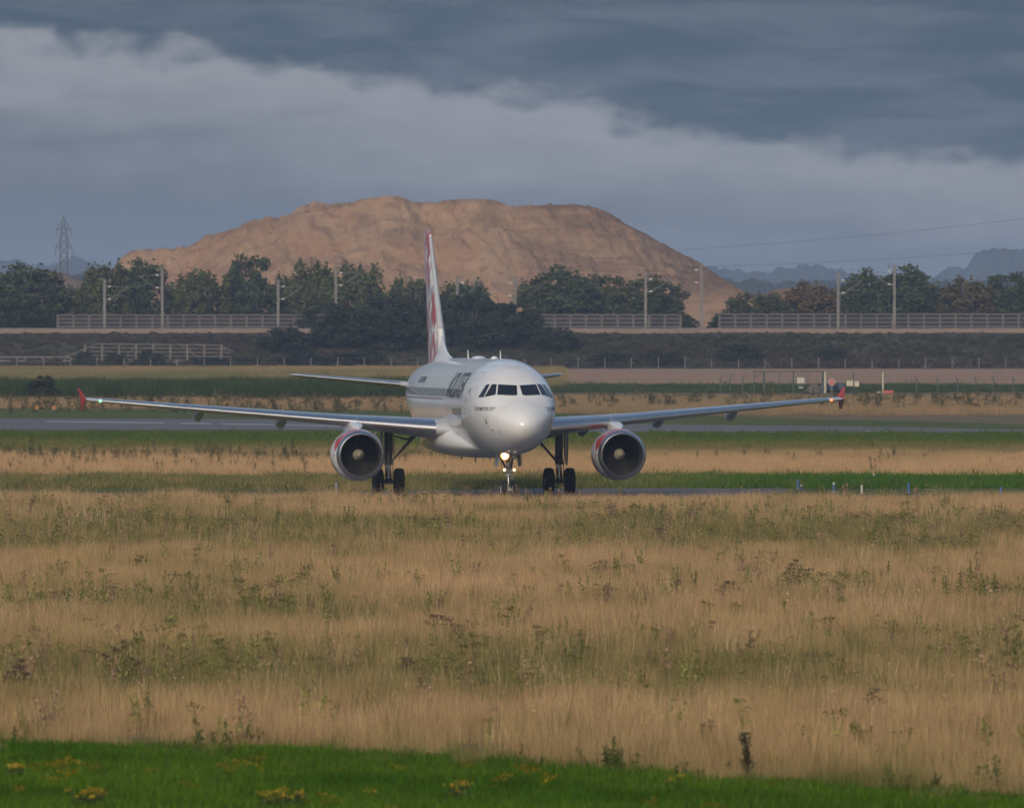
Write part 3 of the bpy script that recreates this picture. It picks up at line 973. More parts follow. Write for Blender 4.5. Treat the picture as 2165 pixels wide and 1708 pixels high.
place('green_crop', p, r, SHORT, np.full(len(p), 1.9), np.array([[0.062, 0.088, 0.040]]) * r.uniform(0.75, 1.25, (len(p), 1)), 'low green crop behind the right wing', wide=1.6)

# ------------------------------------------------------------------ single plants one can point to
def plant(kind, x, y, label, cat, tints, parts, scale=1.0, group=None, lean=(0, 0), dz=0.0):
    X, d = G(x, y)
    root = empty(kind, (X, d, dz), random.uniform(0, 6.28))
    tag(root, label, cat, group)
    for nm, lf, tn in parts:
        me = lf.mesh(nm, plant_mat(tn))
        o = inst(nm, me, root, scale=(scale, scale, scale))
        o.rotation_euler = (lean[0], lean[1], 0)
        o['kind'] = 'stuff'
    return root
PMC = {}
def plant_mat(c):
    if c not in PMC:
        m = bpy.data.materials.new('plant_tint')
        m.use_nodes = True
        nt = m.node_tree
        b = nt.nodes['Principled BSDF']
        b.inputs['Roughness'].default_value = 0.8
        b.inputs['Specular IOR Level'].default_value = 0.15
        v = N(nt, 'ShaderNodeAttribute', attribute_type='GEOMETRY', attribute_name='shade')
        L(nt, mixc(nt, v.outputs['Fac'], tuple(q * 0.6 for q in c), tuple(q * 1.4 for q in c)), b.inputs['Base Color'])
        PMC[c] = m
    return PMC[c]

def dock_parts(seed, h):
    s = Leafy(seed); f = Leafy(seed + 1)
    s.tube((0, 0, 0), (0.05, 0, h * 0.5), 0.014, 0.010)
    s.tube((0.05, 0, h * 0.5), (0.14, 0, h), 0.010, 0.004)
    for i in range(260):
        k = f.r.random()
        z = h * (0.35 + 0.65 * k)
        cx = 0.05 + 0.09 * max(0, (z / h - 0.5) * 2)
        f.leaf((cx + f.r.gauss(0, 0.045 * (1.1 - 0.5 * abs(k - 0.6))), f.r.gauss(0, 0.045), z), f.r.uniform(0.04, 0.09))
    for i in range(14):
        a = f.r.uniform(0, 6.28)
        f.blade((0.02, 0, 0.02 + 0.1 * f.r.random()), 0.3, 0.2, 0.06, a)
    return [('stem', s, (0.06, 0.05, 0.02)), ('seed_head', f, (0.052, 0.046, 0.020))]
plant('dock_plant', 1582, 1652, 'tall dark seeding dock leaning right at the edge of the lawn', 'plant', None, dock_parts(201, 0.85))

def ragwort_parts(seed, h, w, yellow=True):
    s = Leafy(seed); f = Leafy(seed + 1); lv = Leafy(seed + 2)
    for i in range(max(3, int(w * 18))):
        bx = s.r.uniform(-w / 2, w / 2) * 0.7
        by = s.r.uniform(-0.15, 0.15)
        hh = h * s.r.uniform(0.6, 1.0)
        tx = bx * 1.3 + s.r.gauss(0, 0.04)
        s.tube((bx * 0.6, by, 0), (tx, by, hh), 0.006, 0.004)
        for j in range(26):
            f.leaf((tx + f.r.gauss(0, 0.045), by + f.r.gauss(0, 0.045), hh + f.r.gauss(0, 0.022)), f.r.uniform(0.022, 0.045), up=1.5, asp=0.9)
        for j in range(34):
            k = lv.r.random()
            lv.leaf((bx * 0.6 + (tx - bx * 0.6) * k + lv.r.gauss(0, 0.05), by + lv.r.gauss(0, 0.05), hh * (0.05 + 0.85 * k)), lv.r.uniform(0.05, 0.10))
    return [('stem', s, (0.07, 0.09, 0.025)), ('leaf_mass', lv, (0.055, 0.090, 0.018)), ('flower_head', f, (0.36, 0.26, 0.02) if yellow else (0.105, 0.065, 0.045))]
for i, (x, y, h, w, lb) in enumerate([
        (185, 1716, 0.42, 0.75, 'broad yellow ragwort clump near the bottom left'),
        (600, 1716, 0.36, 0.85, 'widest yellow ragwort clump at the bottom, left of centre'),
        (960, 1700, 0.38, 0.45, 'yellow ragwort clump at the bottom below the nose wheel'),
        (790, 1690, 0.22, 0.22, 'small yellow ragwort left of the bottom centre'),
        (1430, 1672, 0.28, 0.22, 'small bright yellow ragwort on the lawn right of centre'),
        (35, 1650, 0.30, 0.35, 'dull yellow ragwort by the left edge of the lawn'),
        (1632, 1636, 0.40, 0.18, 'ochre ragwort just right of the dark dock')]):
    plant('ragwort', x, y, lb, 'flowers', None, ragwort_parts(220 + 5 * i, h, w), group='yellow ragwort on the lawn')

def hogweed_parts(seed, h, w):
    s = Leafy(seed); f = Leafy(seed + 1); lv = Leafy(seed + 2)
    for i in range(7):
        tx = (i - 3) / 3 * w / 2 + s.r.gauss(0, 0.03)
        hh = h * (1.0 - 0.35 * abs(tx) / (w / 2) + s.r.gauss(0, 0.06))
        s.tube((tx * 0.25, 0, 0), (tx, s.r.gauss(0, 0.06), hh), 0.010, 0.006)
        for j in range(55):
            f.leaf((tx + f.r.gauss(0, 0.06), f.r.gauss(0, 0.06), hh + f.r.gauss(0, 0.03)), f.r.uniform(0.025, 0.055), up=1.2, asp=0.9)
        for j in range(40):
            k = lv.r.random()
            lv.leaf((tx * (0.25 + 0.75 * k) + lv.r.gauss(0, 0.06), lv.r.gauss(0, 0.06), hh * k * 0.9), lv.r.uniform(0.05, 0.12))
    return [('stem', s, (0.09, 0.075, 0.035)), ('leaf_mass', lv, (0.115, 0.105, 0.035)), ('seed_head', f, (0.095, 0.065, 0.045))]
for i, (x, y, h, w, lb) in enumerate([
        (255, 1462, 0.98, 0.75, 'big brown seed-headed umbel plant on the left of the meadow'),
        (40, 1490, 0.85, 0.65, 'brown seed-headed umbel plant at the left edge of the meadow'),
        (1684, 1262, 1.10, 0.75, 'tall brown-headed plant above a green clump right of the airliner'),
        (930, 1365, 0.78, 0.95, 'bushy dark green weed clump below the nose wheel'),
        (1850, 1530, 0.62, 0.35, 'grey-green thistle standing alone on the right of the meadow'),
        (860, 1450, 0.62, 0.5, 'brown umbel plant just left of the meadow centre'),
        (1545, 1288, 0.80, 0.9, 'leafy weed clump left of the tall brown-headed plant')]):
    plant('meadow_plant', x, y, lb, 'plant', None, hogweed_parts(260 + 5 * i, h, w), group='tall single plants in the meadow')
def spike_parts(seed, h):
    t = weed_spike(seed, h)
    return [('leafy_stem', t, (0.075, 0.095, 0.024))]
for i, (x, y, h, lb) in enumerate([
        (413, 1600, 0.62, 'dark green leafy spike at the lawn edge on the left'),
        (484, 1614, 0.85, 'bright green pointed spike at the lawn edge, second from the left'),
        (742, 1130, 1.15, 'tall green weed in front of the airliner, below its left engine'),
        (1400, 1128, 1.15, 'bushy green weed in front of the right engine'),
        (2028, 1118, 1.05, 'slender dark weed standing high on the far right of the meadow'),
        (1590, 1126, 0.95, 'pointed green weed right of the right engine'),
        (2098, 1672, 0.62, 'dark rounded weed at the right end of the lawn edge'),
        (1310, 1630, 0.45, 'dark stubby weed at the lawn edge right of centre')]):
    plant('leafy_weed', x, y, lb, 'plant', None, spike_parts(300 + 3 * i, h), group='single leafy weeds in the meadow')

# ------------------------------------------------------------------ trees and shrubs
def tree_meshes(seed, h, w, leaf, n, trunk_h, spiky=0.0):
    """returns (trunk mesh builder, crown). Crown = leaves gathered on many twig clumps, gaps between them"""
    r = random.Random(seed)
    tr, cr = MB(), Leafy(seed + 1)
    tr.tube((0, 0, -0.3), (0, 0, trunk_h), 0.035 * h, 0.022 * h, 8)
    limbs = []
    nl = 9
    for i in range(nl):
        a = 6.283 * i / nl + r.uniform(-0.4, 0.4)
        z0 = trunk_h * r.uniform(0.5, 1.0)
        q = w / 2 * r.uniform(0.35, 0.75)
        z1 = h * r.uniform(0.4, 0.92)
        e = (math.cos(a) * q * (1.2 - z1 / h * 0.7), math.sin(a) * q * (1.2 - z1 / h * 0.7), z1)
        tr.tube((0, 0, z0), e, 0.014 * h, 0.004 * h, 5)
        limbs.append(e)
    tr.tube((0, 0, trunk_h), (r.gauss(0, 0.05) * w, r.gauss(0, 0.05) * w, h * 0.9), 0.02 * h, 0.004 * h, 6)
    clumps = []
    nc = 84
    for i in range(nc):
        for _ in range(40):
            x, y, z = r.uniform(-1, 1), r.uniform(-1, 1), r.uniform(0, 1)
            prof = (math.sin(min(1, (z + 0.32) / 0.70) * math.pi / 2)) * math.sqrt(max(0, 1 - max(0, (z - 0.34) / 0.66) ** 1.8))
            q = math.hypot(x, y)
            if q < prof and q > prof * 0.35 * r.random():
                break
        clumps.append((x * w / 2, y * w / 2, h * (0.03 + 0.90 * z), r.uniform(0.09, 0.17) * w, r.random()))
    per = n // nc
    for (cx, cy, cz, cr_, sh) in clumps:
        for j in range(per):
            g1 = Vector((r.gauss(0, 1), r.gauss(0, 1), r.gauss(0, 1)))
            g1 = g1.normalized() * (r.random() ** 0.4)
            up = 1.0
            if spiky and r.random() < spiky:
                g1.x *= 0.5; g1.y *= 0.5; up = 2.3
            cr.leaf((cx + g1.x * cr_, cy + g1.y * cr_, max(0.1, cz + g1.z * cr_ * 0.8 * up)), leaf * r.uniform(0.6, 1.4), shade=min(1, max(0, sh * 0.6 + r.random() * 0.4)), up=0.4, asp=0.7)
    return tr, cr

def crown_mat(name, c):
    m = bpy.data.materials.new(name)
    m.use_nodes = True
    nt = m.node_tree
    b = nt.nodes['Principled BSDF']
    b.inputs['Roughness'].default_value = 0.75
    b.inputs['Specular IOR Level'].default_value = 0.15
    v = N(nt, 'ShaderNodeAttribute', attribute_type='GEOMETRY', attribute_name='shade')
    oi = N(nt, 'ShaderNodeObjectInfo')
    cc = mixc(nt, v.outputs['Fac'], tuple(q * 0.5 for q in c), tuple(q * 1.55 for q in c))
    cc = mixc(nt, math_n(nt, 'MULTIPLY', oi.outputs['Random'], 0.45), cc, (c[0] * 1.7, c[1] * 1.25, c[2] * 0.9))
    L(nt, cc, b.inputs['Base Color'])
    return m
M['bark'] = principled('bark', (0.07, 0.055, 0.04), 0.9, noise=0.3, nscale=4)
CM = [crown_mat('crown_dark', (0.042, 0.060, 0.024)), crown_mat('crown_mid', (0.058, 0.074, 0.026)), crown_mat('crown_autumn', (0.085, 0.070, 0.028)), crown_mat('crown_blackish', (0.026, 0.036, 0.021))]
M['farleaf'] = crown_mat('far_leaf', (0.020, 0.028, 0.022))
TV = []
for i in range(8):
    mi = [0, 1, 0, 2, 1, 3, 3, 3][i]
    spk = [0.1, 0.5, 0.0, 0.2, 0.6, 0.0, 0.2, 0.0][i]
    tr, cr = tree_meshes(400 + 7 * i, 10.0, 8.0, 0.47, 8400, 1.6, spk)
    TV.append((tr.mesh('trunk', M['bark']), cr.mesh('crown', CM[mi])))
def tree(name, x, top, hw, d, base_z, variant, label, cat='tree', group=None):
    h = PZ(top, d) - base_z
    w = 2 * hw * (1.12 if base_z > 4.5 else 1.0) / FPX * d
    X = PX(x, d)
    root = empty(name, (X, d, base_z), random.uniform(0, 6.28))
    s = (w / 8.0, w / 8.0, h / 10.0)
    inst('trunk', TV[variant][0], root, scale=s)
    inst('crown', TV[variant][1], root, scale=s)
    tag(root, label, cat, group)
    return root
for a in [
        (50, 556, 92, 1598, 0, 'broad dark tree at the left edge behind the railway fence'),
        (118, 600, 40, 1606, 1, 'lower tree right of the leftmost broad tree'),
        (225, 545, 62, 1600, 1, 'spiky-topped tree behind the leftmost mast'),
        (300, 546, 62, 1606, 0, 'rounded tree left of the second mast'),
        (430, 562, 66, 1600, 1, 'round tree between the second and third masts'),
        (530, 528, 52, 1602, 2, 'tallest dark tree standing against the left of the heap'),
        (660, 543, 62, 1604, 4, 'feathery tree between the third and fourth masts'),
        (605, 572, 38, 1608, 1, 'narrow tree directly behind the third mast'),
        (755, 547, 60, 1600, 4, 'upright feathery tree right of the fourth mast'),
        (870, 578, 56, 1602, 1, 'tree immediately left of the tail fin'),
        (985, 586, 58, 1600, 1, 'tree immediately right of the tail fin'),
        (1180, 560, 74, 1602, 0, 'large tree below the middle right of the heap'),
        (1278, 572, 52, 1606, 2, 'dark tree between the large tree and the tall mast'),
        (1375, 580, 72, 1600, 0, 'wide tree beside the sandy gap'),
        (1597, 612, 66, 1598, 1, 'low bushy tree just right of the sandy gap'),
        (1715, 590, 60, 1600, 3, 'brownish tree left of the right-hand pair of masts'),
        (1832, 566, 52, 1602, 0, 'pointed dark tree between the right-hand pair of masts'),
        (1925, 560, 76, 1604, 0, 'large dark tree right of the last mast'),
        (2045, 580, 60, 1600, 3, 'olive tree second from the right edge'),
        (2135, 568, 62, 1602, 2, 'dark tree cut by the right edge of the picture')]:
    tree('railway_tree', a[0], a[1], a[2], a[3], 4.7, a[4], a[5], group='trees behind the railway fence')
for a in [
        (605, 690, 60, 1540, 6, 'dark shrub on the embankment left of the tailplane tip'),
        (715, 632, 84, 1543, 5, 'large dark bush hiding the fence end under the fourth mast'),
        (815, 618, 84, 1541, 7, 'large dark bush left of the tail fin'),
        (905, 605, 62, 1543, 5, 'dark bush directly behind the tail fin'),
        (1000, 612, 70, 1541, 6, 'dark bush right of the tail fin'),
        (1080, 632, 74, 1543, 7, 'dark bush above the cockpit'),
        (1170, 690, 56, 1540, 6, 'lower dark bush right of the cockpit'),
        (1562, 722, 46, 1532, 7, 'round dark green bush at the embankment foot on the right'),
        (1757, 728, 32, 1533, 5, 'small dark bush behind the gate frame'),
        (180, 738, 24, 1527, 7, 'round bush before the left end of the bridge railing'),
        (315, 737, 34, 1527, 7, 'round bush before the middle of the bridge railing'),
        (245, 742, 24, 1528, 5, 'small bush between the two round ones at the bridge'),
        (440, 755, 50, 1529, 6, 'low bush at the right end of the bridge'),
        (520, 752, 46, 1530, 5, 'low dark bush right of the bridge'),
        (640, 742, 60, 1530, 6, 'brown-dark shrub below the fence, left of the tailplane'),
        (760, 738, 60, 1530, 5, 'dark shrub above the left tailplane'),
        (1290, 745, 60, 1530, 6, 'low shrub right of the nose at the embankment foot'),
        (1400, 742, 50, 1530, 7, 'dark shrub between nose and round bush'),
        (92, 788, 34, 978, 7, 'single dark bush in front of the reed bed')]:
    dz = {True: 0.0}.get(a[3] < 1530, None)
    bz = 0.0 if a[3] < 1528 else float(np.interp(a[3], [1524, 1530, 1538, 1547], [0, 0.5, 2.0, 3.6])) - 0.2
    tree('dark_bush', a[0], a[1], a[2], a[3], bz, a[4], a[5], 'bush', 'dark bushes in front of the railway')

# embankment scrub: one mass of brambles
scr = [tree_meshes(500 + i, 1.0, 1.3, 0.16, 320, 0.2)[1].src('scrub_clump', M['weed']) for i in range(3)]
p, r = band_points(1526, 1556, 0.75, 40, 14)
zz = np.interp(p[:, 1], [1524, 1530, 1538, 1547, 1556], [0, 0.45, 1.9, 3.5, 4.6])
n = len(p)
sc = (0.45 + 0.55 * r.random(n)) * np.where(p[:, 1] > 1551, 0.5, 1.0) * (0.5 + 0.9 * fbm(p[:, 0] * 0.08, p[:, 1] * 0.1, 3, 73))
t = np.clip(fbm(p[:, 0] * 0.05, p[:, 1] * 0.1, 3, 71) * 2.4 - 0.7, 0, 1)
scatter('bramble_scrub', np.concatenate([p, zz[:, None]], 1), np.stack([sc * 1.3, sc * 1.3, sc], -1), r.uniform(0, 6.28, n), r.normal(0, 0.1, (n, 2)),
        lerp3((0.072, 0.058, 0.042), (0.062, 0.066, 0.030), t) * r.uniform(0.75, 1.3, (n, 1)), scr, r.integers(0, 3, n), 'stuff', 'dark brown bramble scrub covering the railway embankment')

# undergrowth below the railway trees
p, r = band_points(1578, 1612, 0.55, 40, 16)
ix = img_x(p[:, 0], p[:, 1])
keep = ((ix < 1446) | (ix > 1530)) & ~((ix > 124) & (ix < 150)) & ~((ix > 356) & (ix < 368))
p = p[keep]
n = len(p)
sc = r.uniform(1.4, 3.2, n)
scatter('undergrowth', np.concatenate([p, np.full((n, 1), 4.6)], 1), np.stack([sc * 1.2, sc * 1.2, sc], -1), r.uniform(0, 6.28, n), r.normal(0, 0.1, (n, 2)),
        np.array([[0.024, 0.031, 0.016]]) * r.uniform(0.7, 1.5, (n, 1)), scr, r.integers(0, 3, n), 'stuff', 'dark undergrowth below the trees behind the railway fence')

# far wooded skyline
def far_wood(name, spans, d, seed, label):
    r = random.Random(seed)
    lf = Leafy(seed)
    bm = bmesh.new()
    for (x0, x1, y0, y1, n) in spans:
        for i in range(n):
            t = (i + r.random()) / n
            x = x0 + (x1 - x0) * t
            y = y0 + (y1 - y0) * t + r.uniform(-4, 8)
            X, zt = PX(x, d), PZ(y, d)
            rad = r.uniform(5, 10) * d / 5600
            dd = d + r.uniform(-40, 40)
            m = bmesh.ops.create_icosphere(bm, subdivisions=3, radius=1.0, matrix=Matrix.Translation((X, dd, zt * 0.5)) @ Matrix.Diagonal((rad, rad, zt * 0.5 + 0.5, 1)))
            for v in m['verts']:
                q = mnoise.noise(v.co * 0.25 + Vector((seed, 0, 0))) * 3.2 + mnoise.noise(v.co * 0.7) * 1.4
                nrm = (v.co - Vector((X, dd, zt * 0.5))).normalized()
                v.co += nrm * q
    me = bpy.data.meshes.new(name)
    bm.to_mesh(me); bm.free()
    me.materials.append(M['farleaf'])
    a = me.attributes.new('shade', 'FLOAT', 'FACE')
    a.data.foreach_set('value', np.random.default_rng(seed).random(len(me.polygons)).astype(np.float32))
    o = bpy.data.objects.new(name, me)
    COL.objects.link(o)
    return tag(o, label, kind='stuff')
far_wood('distant_wood', [(-200, 40, 545, 548, 22), (40, 150, 556, 560, 10), (140, 210, 543, 556, 8), (210, 300, 566, 566, 8), (1440, 1500, 566, 568, 8), (1500, 1640, 570, 580, 14), (1640, 1790, 566, 574, 16), (1680, 1740, 562, 565, 6), (1790, 2080, 585, 590, 26), (2000, 2060, 566, 568, 5), (2070, 2400, 530, 526, 34)], 9500, 5, 'hazy blue-grey woodland on the far skyline')
far_wood('nearer_wood', [(-150, 280, 585, 588, 30), (1480, 2300, 598, 600, 60)], 5200, 9, 'slate blue tree belt below the far skyline')

# ------------------------------------------------------------------ railway furniture
M['concrete'] = principled('concrete', (0.165, 0.155, 0.15), 0.85, noise=0.2, nscale=1.5)
M['rail_paint'] = principled('railing_concrete', (0.125, 0.110, 0.102), 0.85, noise=0.2, nscale=1.0)
M['steel'] = principled('galvanised_steel', (0.16, 0.165, 0.17), 0.6, metal=0.2, noise=0.15, nscale=3)
M['pylon'] = principled('pylon_steel', (0.05, 0.055, 0.06), 0.7)
M['insul'] = principled('insulator', (0.55, 0.53, 0.50), 0.3)
M['panel'] = principled('dark_panel', (0.014, 0.016, 0.020), 0.8, noise=0.2, nscale=1.0)

def mast(x, top, base, d, arm, label):
    zb = 4.9 if d > 1557 else float(np.interp(d, [1538, 1547, 1556], [1.8, 3.4, 4.6]))
    zt = PZ(top, d)
    h = zt - zb
    root = empty('catenary_mast', (PX(x, d), d, zb))
    tag(root, label, 'mast', 'railway catenary masts')
    MB().box((0, 0, h / 2), (0.36, 0.36, h)).box((0, 0, h + 0.04), (0.5, 0.42, 0.08)).build('post', M['concrete'], root, smooth=False)
    if arm:
        s = arm
        a = MB()
        a.tube((0.18 * s, 0, h - 0.9), (0.9 * s, 0, h - 0.9), 0.05, n=6)
        a.tube((0.9 * s, 0, h - 2.6), (3.3 * s, 0, h - 1.0), 0.055, n=6)
        a.tube((0.9 * s, 0, h - 0.9), (3.3 * s, 0, h - 1.0), 0.035, n=6)
        a.tube((0.18 * s, 0, h - 2.7), (0.9 * s, 0, h - 2.6), 0.05, n=6)
        a.tube((1.8 * s, 0, h - 2.1), (3.6 * s, 0, h - 2.55), 0.03, n=6)
        a.box((0.12 * s, -0.22, h - 2.7), (0.55, 0.08, 0.16)).box((0.12 * s, -0.22, h - 0.9), (0.55, 0.08, 0.12))
        a.build('cantilever', M['steel'], root)
        for zz in (h - 0.9, h - 2.62):
            MB().tube((0.5 * s, 0, zz), (0.9 * s, 0, zz), 0.10, n=8).build('insulator', M['insul'], root)
    cb = MB().tube((0.22 * (arm or 1), 0, h - 0.2), (0.75 * (arm or 1), 0, h - 0.2), 0.05, n=6)
    cb.tube((0.75 * (arm or 1), 0, h - 0.32), (0.75 * (arm or 1), 0, h + 0.22), 0.06, n=6)
    cb.build('feeder_bracket', M['steel'], root)
    return root
for a in [(221, 592, 694, 1558, 1, 'pale mast furthest left, arm pointing right'),
          (343, 568, 697, 1558, -1, 'second mast from the left'),
          (588, 592, 690, 1558, 1, 'third mast from the left, before the narrow tree'),
          (710, 563, 690, 1562, 1, 'fourth mast from the left, rising above the bushes'),
          (967, 584, 690, 1562, 1, 'mast just right of the tail fin'),
          (1089, 585, 690, 1562, -1, 'mast above the cockpit'),
          (1365, 576, 692, 1560, 1, 'mast left of the sandy gap'),
          (1483, 557, 694, 1560, -1, 'tall thin mast standing in the sandy gap'),
          (1772, 579, 698, 1557, 1, 'left mast of the right-hand pair, arm pointing right'),
          (1891, 561, 692, 1562, -1, 'right mast of the right-hand pair, arm pointing left')]:
    mast(*a)

cw_d = 1561.0
cw = empty('contact_wire', (PX(-100, cw_d), cw_d, PZ(655, cw_d)))
tag(cw, 'thin overhead wires strung along the railway masts', 'wire')
for yy in (603, 622):
    pts = []
    span = 122.0 / FPX * cw_d
    for k in range(20):
        for q in range(6):
            x = (k + q / 6) * span
            pts.append((x, 0, PZ(yy, cw_d) - PZ(655, cw_d) - (0.35 * math.sin(math.pi * q / 6) if yy == 603 else 0.03)))
    MB().poly_tube(pts, 0.022, 4).build('wire', M['pylon'], cw)

def railing(x0, x1, d, ytop, ybot, label, n_rails=4, step=33.3):
    z0, z1 = PZ(ybot, d), PZ(ytop, d)
    X0, X1 = PX(x0, d), PX(x1, d)
    root = empty('railway_fence', (X0, d, z0))
    tag(root, label, 'fence')
    Ltot, h = X1 - X0, z1 - z0
    st = step / FPX * d
    pm = MB().box((0, 0, h / 2 - 0.25), (0.30, 0.22, h + 0.5)).mesh('post', M['rail_paint'], smooth=False)
    k = 0
    while k * st <= Ltot + 0.01:
        inst('post', pm, root, (k * st, 0, 0))
        k += 1
    rm = MB().box((st / 2, -0.02, 0), (st - 0.30, 0.10, 0.15)).mesh('rail', M['rail_paint'], smooth=False)
    bmn = MB().box((st / 2, 0.10, h * 0.48), (st - 0.02, 0.04, h * 0.86)).mesh('infill_panel', M['panel'], smooth=False)
    for i in range(k - 1):
        for j in range(n_rails):
            inst('rail', rm, root, (i * st, 0, h * (0.08 + 0.90 * j / (n_rails - 1)) ))
        inst('infill_panel', bmn, root, (i * st, 0, 0))
    return root
railing(122, 690, 1567.5, 665.5, 693, 'left stretch of railway fence with pale posts and four rails')
railing(1106, 1452, 1567.5, 665, 693, 'middle stretch of railway fence, ending at the sandy gap')
railing(1521, 2300, 1567.5, 663.5, 693, 'right stretch of railway fence, running out of the picture')

# small bridge with sloping railing ends, far left
bd = 1531.0
br = empty('bridge', (PX(140, bd), bd, 0.0))
tag(br, 'pale culvert bridge with sloping-ended railing at the far left', 'bridge')
def bp(x, y):
    return (PX(x, bd) - PX(140, bd), 0.0, PZ(y, bd))
MB().box(((bp(330, 0)[0] + bp(470, 0)[0]) / 2, 0.3, PZ(770, bd)), (bp(470, 0)[0] - bp(150, 0)[0], 1.2, 0.9)).build('deck', M['concrete'], br, smooth=False)
for x in range(180, 471, 36):
    MB().box((bp(x, 0)[0], 0, (PZ(728, bd) + PZ(772, bd)) / 2), (0.26, 0.26, PZ(728, bd) - PZ(772, bd))).build('post', M['rail_paint'], br, smooth=False)
for y, xa, xb in ((727, 205, 465), (735, 190, 478), (743, 172, 488), (751, 155, 488), (759, 150, 470)):
    MB().tube(bp(xa, y), bp(xb, y + 3), 0.085, n=6).build('rail', M['rail_paint'], br)
for (a, b) in (((140, 754), (206, 727)), ((464, 730), (494, 744)), ((268, 750), (292, 728)), ((382, 730), (420, 756))):
    MB().tube(bp(*a), bp(*b), 0.085, n=6).build('brace', M['rail_paint'], br)
lf = empty('plank_fence', (PX(-90, bd), bd, 0))
tag(lf, 'low pale two-rail fence at the left edge beside the bridge', 'fence')
for i, x in enumerate((-60, -10, 53, 90, 138)):
    MB().box((PX(x, bd) - PX(-90, bd), 0, PZ(775, bd) + 0.6), (0.22, 0.2, 1.5)).build('post', M['rail_paint'], lf, smooth=False)
for y in (755, 763):
    MB().box(((PX(150, bd) - PX(-90, bd)) / 2, -0.13, PZ(y, bd)), (PX(150, bd) - PX(-90, bd), 0.06, 0.22)).build('rail', M['rail_paint'], lf, smooth=False)

# perimeter fence along the embankment foot
fd_ = 1521.0
pf = empty('perimeter_fence', (PX(1109.3, fd_), fd_, 0))
tag(pf, 'long row of thin pale fence posts along the embankment foot', 'fence')
pm = MB().box((0, 0, 0.74), (0.10, 0.10, 1.52)).mesh('post', M['concrete'], smooth=False)
for k in range(-22, 23):
    o = inst('post', pm, pf, (56.5 / FPX * fd_ * k, 0, 0), scale=(1, 1, random.uniform(0.9, 1.08)))
    o.rotation_euler = (0, random.uniform(-0.03, 0.03), 0)
for k in (-15, 9, 16):
    MB().tube((56.5 / FPX * fd_ * k, 0, 1.1), (56.5 / FPX * fd_ * k + 0.8, 0, 0.0), 0.045, n=5).build('brace', M['concrete'], pf)
for z in (0.4, 0.9, 1.4):
    MB().tube((56.5 / FPX * fd_ * -22, -0.06, z), (56.5 / FPX * fd_ * 22, -0.06, z), 0.006, n=4).build('wire', M['steel'], pf)

# lattice pylon in the haze, and its cables
pd = 3000.0
py = empty('lattice_pylon', (PX(135, pd), pd, 0))
tag(py, 'hazy lattice power pylon on the left skyline', 'pylon')
H = PZ(458, pd)
body, arms = MB(), MB()
def hw(z):
    return float(np.interp(z, [0, H * 0.45, H * 0.82, H * 0.94, H], [1.6, 0.95, 0.9, 0.35, 0.05]))
lv = [0, 4, 8, 11.5, 14.5, 17, 19.5, 22, 24.5, 26.5, H * 0.88, H * 0.94, H]
for z0, z1 in zip(lv[:-1], lv[1:]):
    a, b = hw(z0), hw(z1)
    for sx in (-1, 1):
        for sy in (-1, 1):
            body.tube((sx * a, sy * a, z0), (sx * b, sy * b, z1), 0.16, n=4)
        body.tube((-a, sx * a, z0), (b, sx * b, z1), 0.09, n=4)
        body.tube((a, sx * a, z0), (-b, sx * b, z1), 0.09, n=4)
        body.tube((sx * a, -a, z0), (sx * b, b, z1), 0.09, n=4)
body.build('tower', M['pylon'], py)
for z, w in ((PZ(486, pd), 2.0), (PZ(524, pd), 2.2)):
    arms = MB()
    for s in (-1, 1):
        arms.tube((s * hw(z), 0, z), (s * w, 0, z), 0.14, n=4).tube((s * hw(z), 0, z + 2.0), (s * w, 0, z), 0.11, n=4)
        arms.tube((s * w * 0.6, 0, z), (s * w * 0.6, 0, z + 0.8), 0.08, n=4)
    arms.build('cross_arm', M['pylon'], py)
    for s in (-1, 1):
        MB().tube((s * w, 0, z), (s * w, 0, z - 1.8), 0.07, n=5).build('insulator_string', M['pylon'], py)
for i, (ya, yb) in enumerate(((530, 455), (566, 520))):
    d = 2600.0
    mb = MB()
    pts = []
    for k in range(25):
        t = k / 24
        x = 1420 + (2420 - 1420) * t
        y = ya + (yb - ya) * (x - 1420) / (2165 - 1420) + 10 * math.sin(math.pi * t)
        pts.append((PX(x, d), d, PZ(y, d)))
    mb.poly_tube(pts, 0.035, 5)
    tag(mb.build('power_cable', M['pylon']), ('upper' if i == 0 else 'lower') + ' of the two faint power cables rising to the right across the sky', 'cable', 'power cables')

# ------------------------------------------------------------------ gate, signs and posts behind the right wing
M['gate'] = principled('gate_green', (0.020, 0.038, 0.038), 0.5)
M['sign_white'] = principled('sign_white', (0.40, 0.385, 0.34), 0.6)
M['sign_red'] = principled('sign_red', (0.36, 0.06, 0.06), 0.45)
M['cream'] = principled('cream_paint', (0.42, 0.40, 0.30), 0.6, noise=0.1, nscale=3)
M['tarp_blue'] = principled('blue_sheet', (0.030, 0.050, 0.085), 0.6, noise=0.2, nscale=3)
M['tarp_dark'] = principled('dark_panel_blue', (0.010, 0.016, 0.026), 0.4)
gd_ = 1092.0
def gx_(x):
    return PX(x, gd_)
gate = empty('gate', (gx_(1615), gd_, 0))
tag(gate, 'dark green steel gate frame behind the right wing', 'gate')
gt = PZ(785.5, gd_)
for x, w in ((1594.6, 0.10), (1615.5, 0.20), (1677.5, 0.14), (1740, 0.20)):
    MB().box((gx_(x) - gx_(1615), 0, gt / 2), (w, w, gt)).build('post', M['gate'], gate, smooth=False)
for x in (1648, 1708):
    MB().box((gx_(x) - gx_(1615), 0, gt / 2), (0.05, 0.05, gt - 0.04)).build('bar', M['gate'], gate, smooth=False)
MB().box((gx_(1667) - gx_(1615), -0.12, gt), (gx_(1742) - gx_(1592), 0.08, 0.09)).build('top_beam', M['gate'], gate, smooth=False)
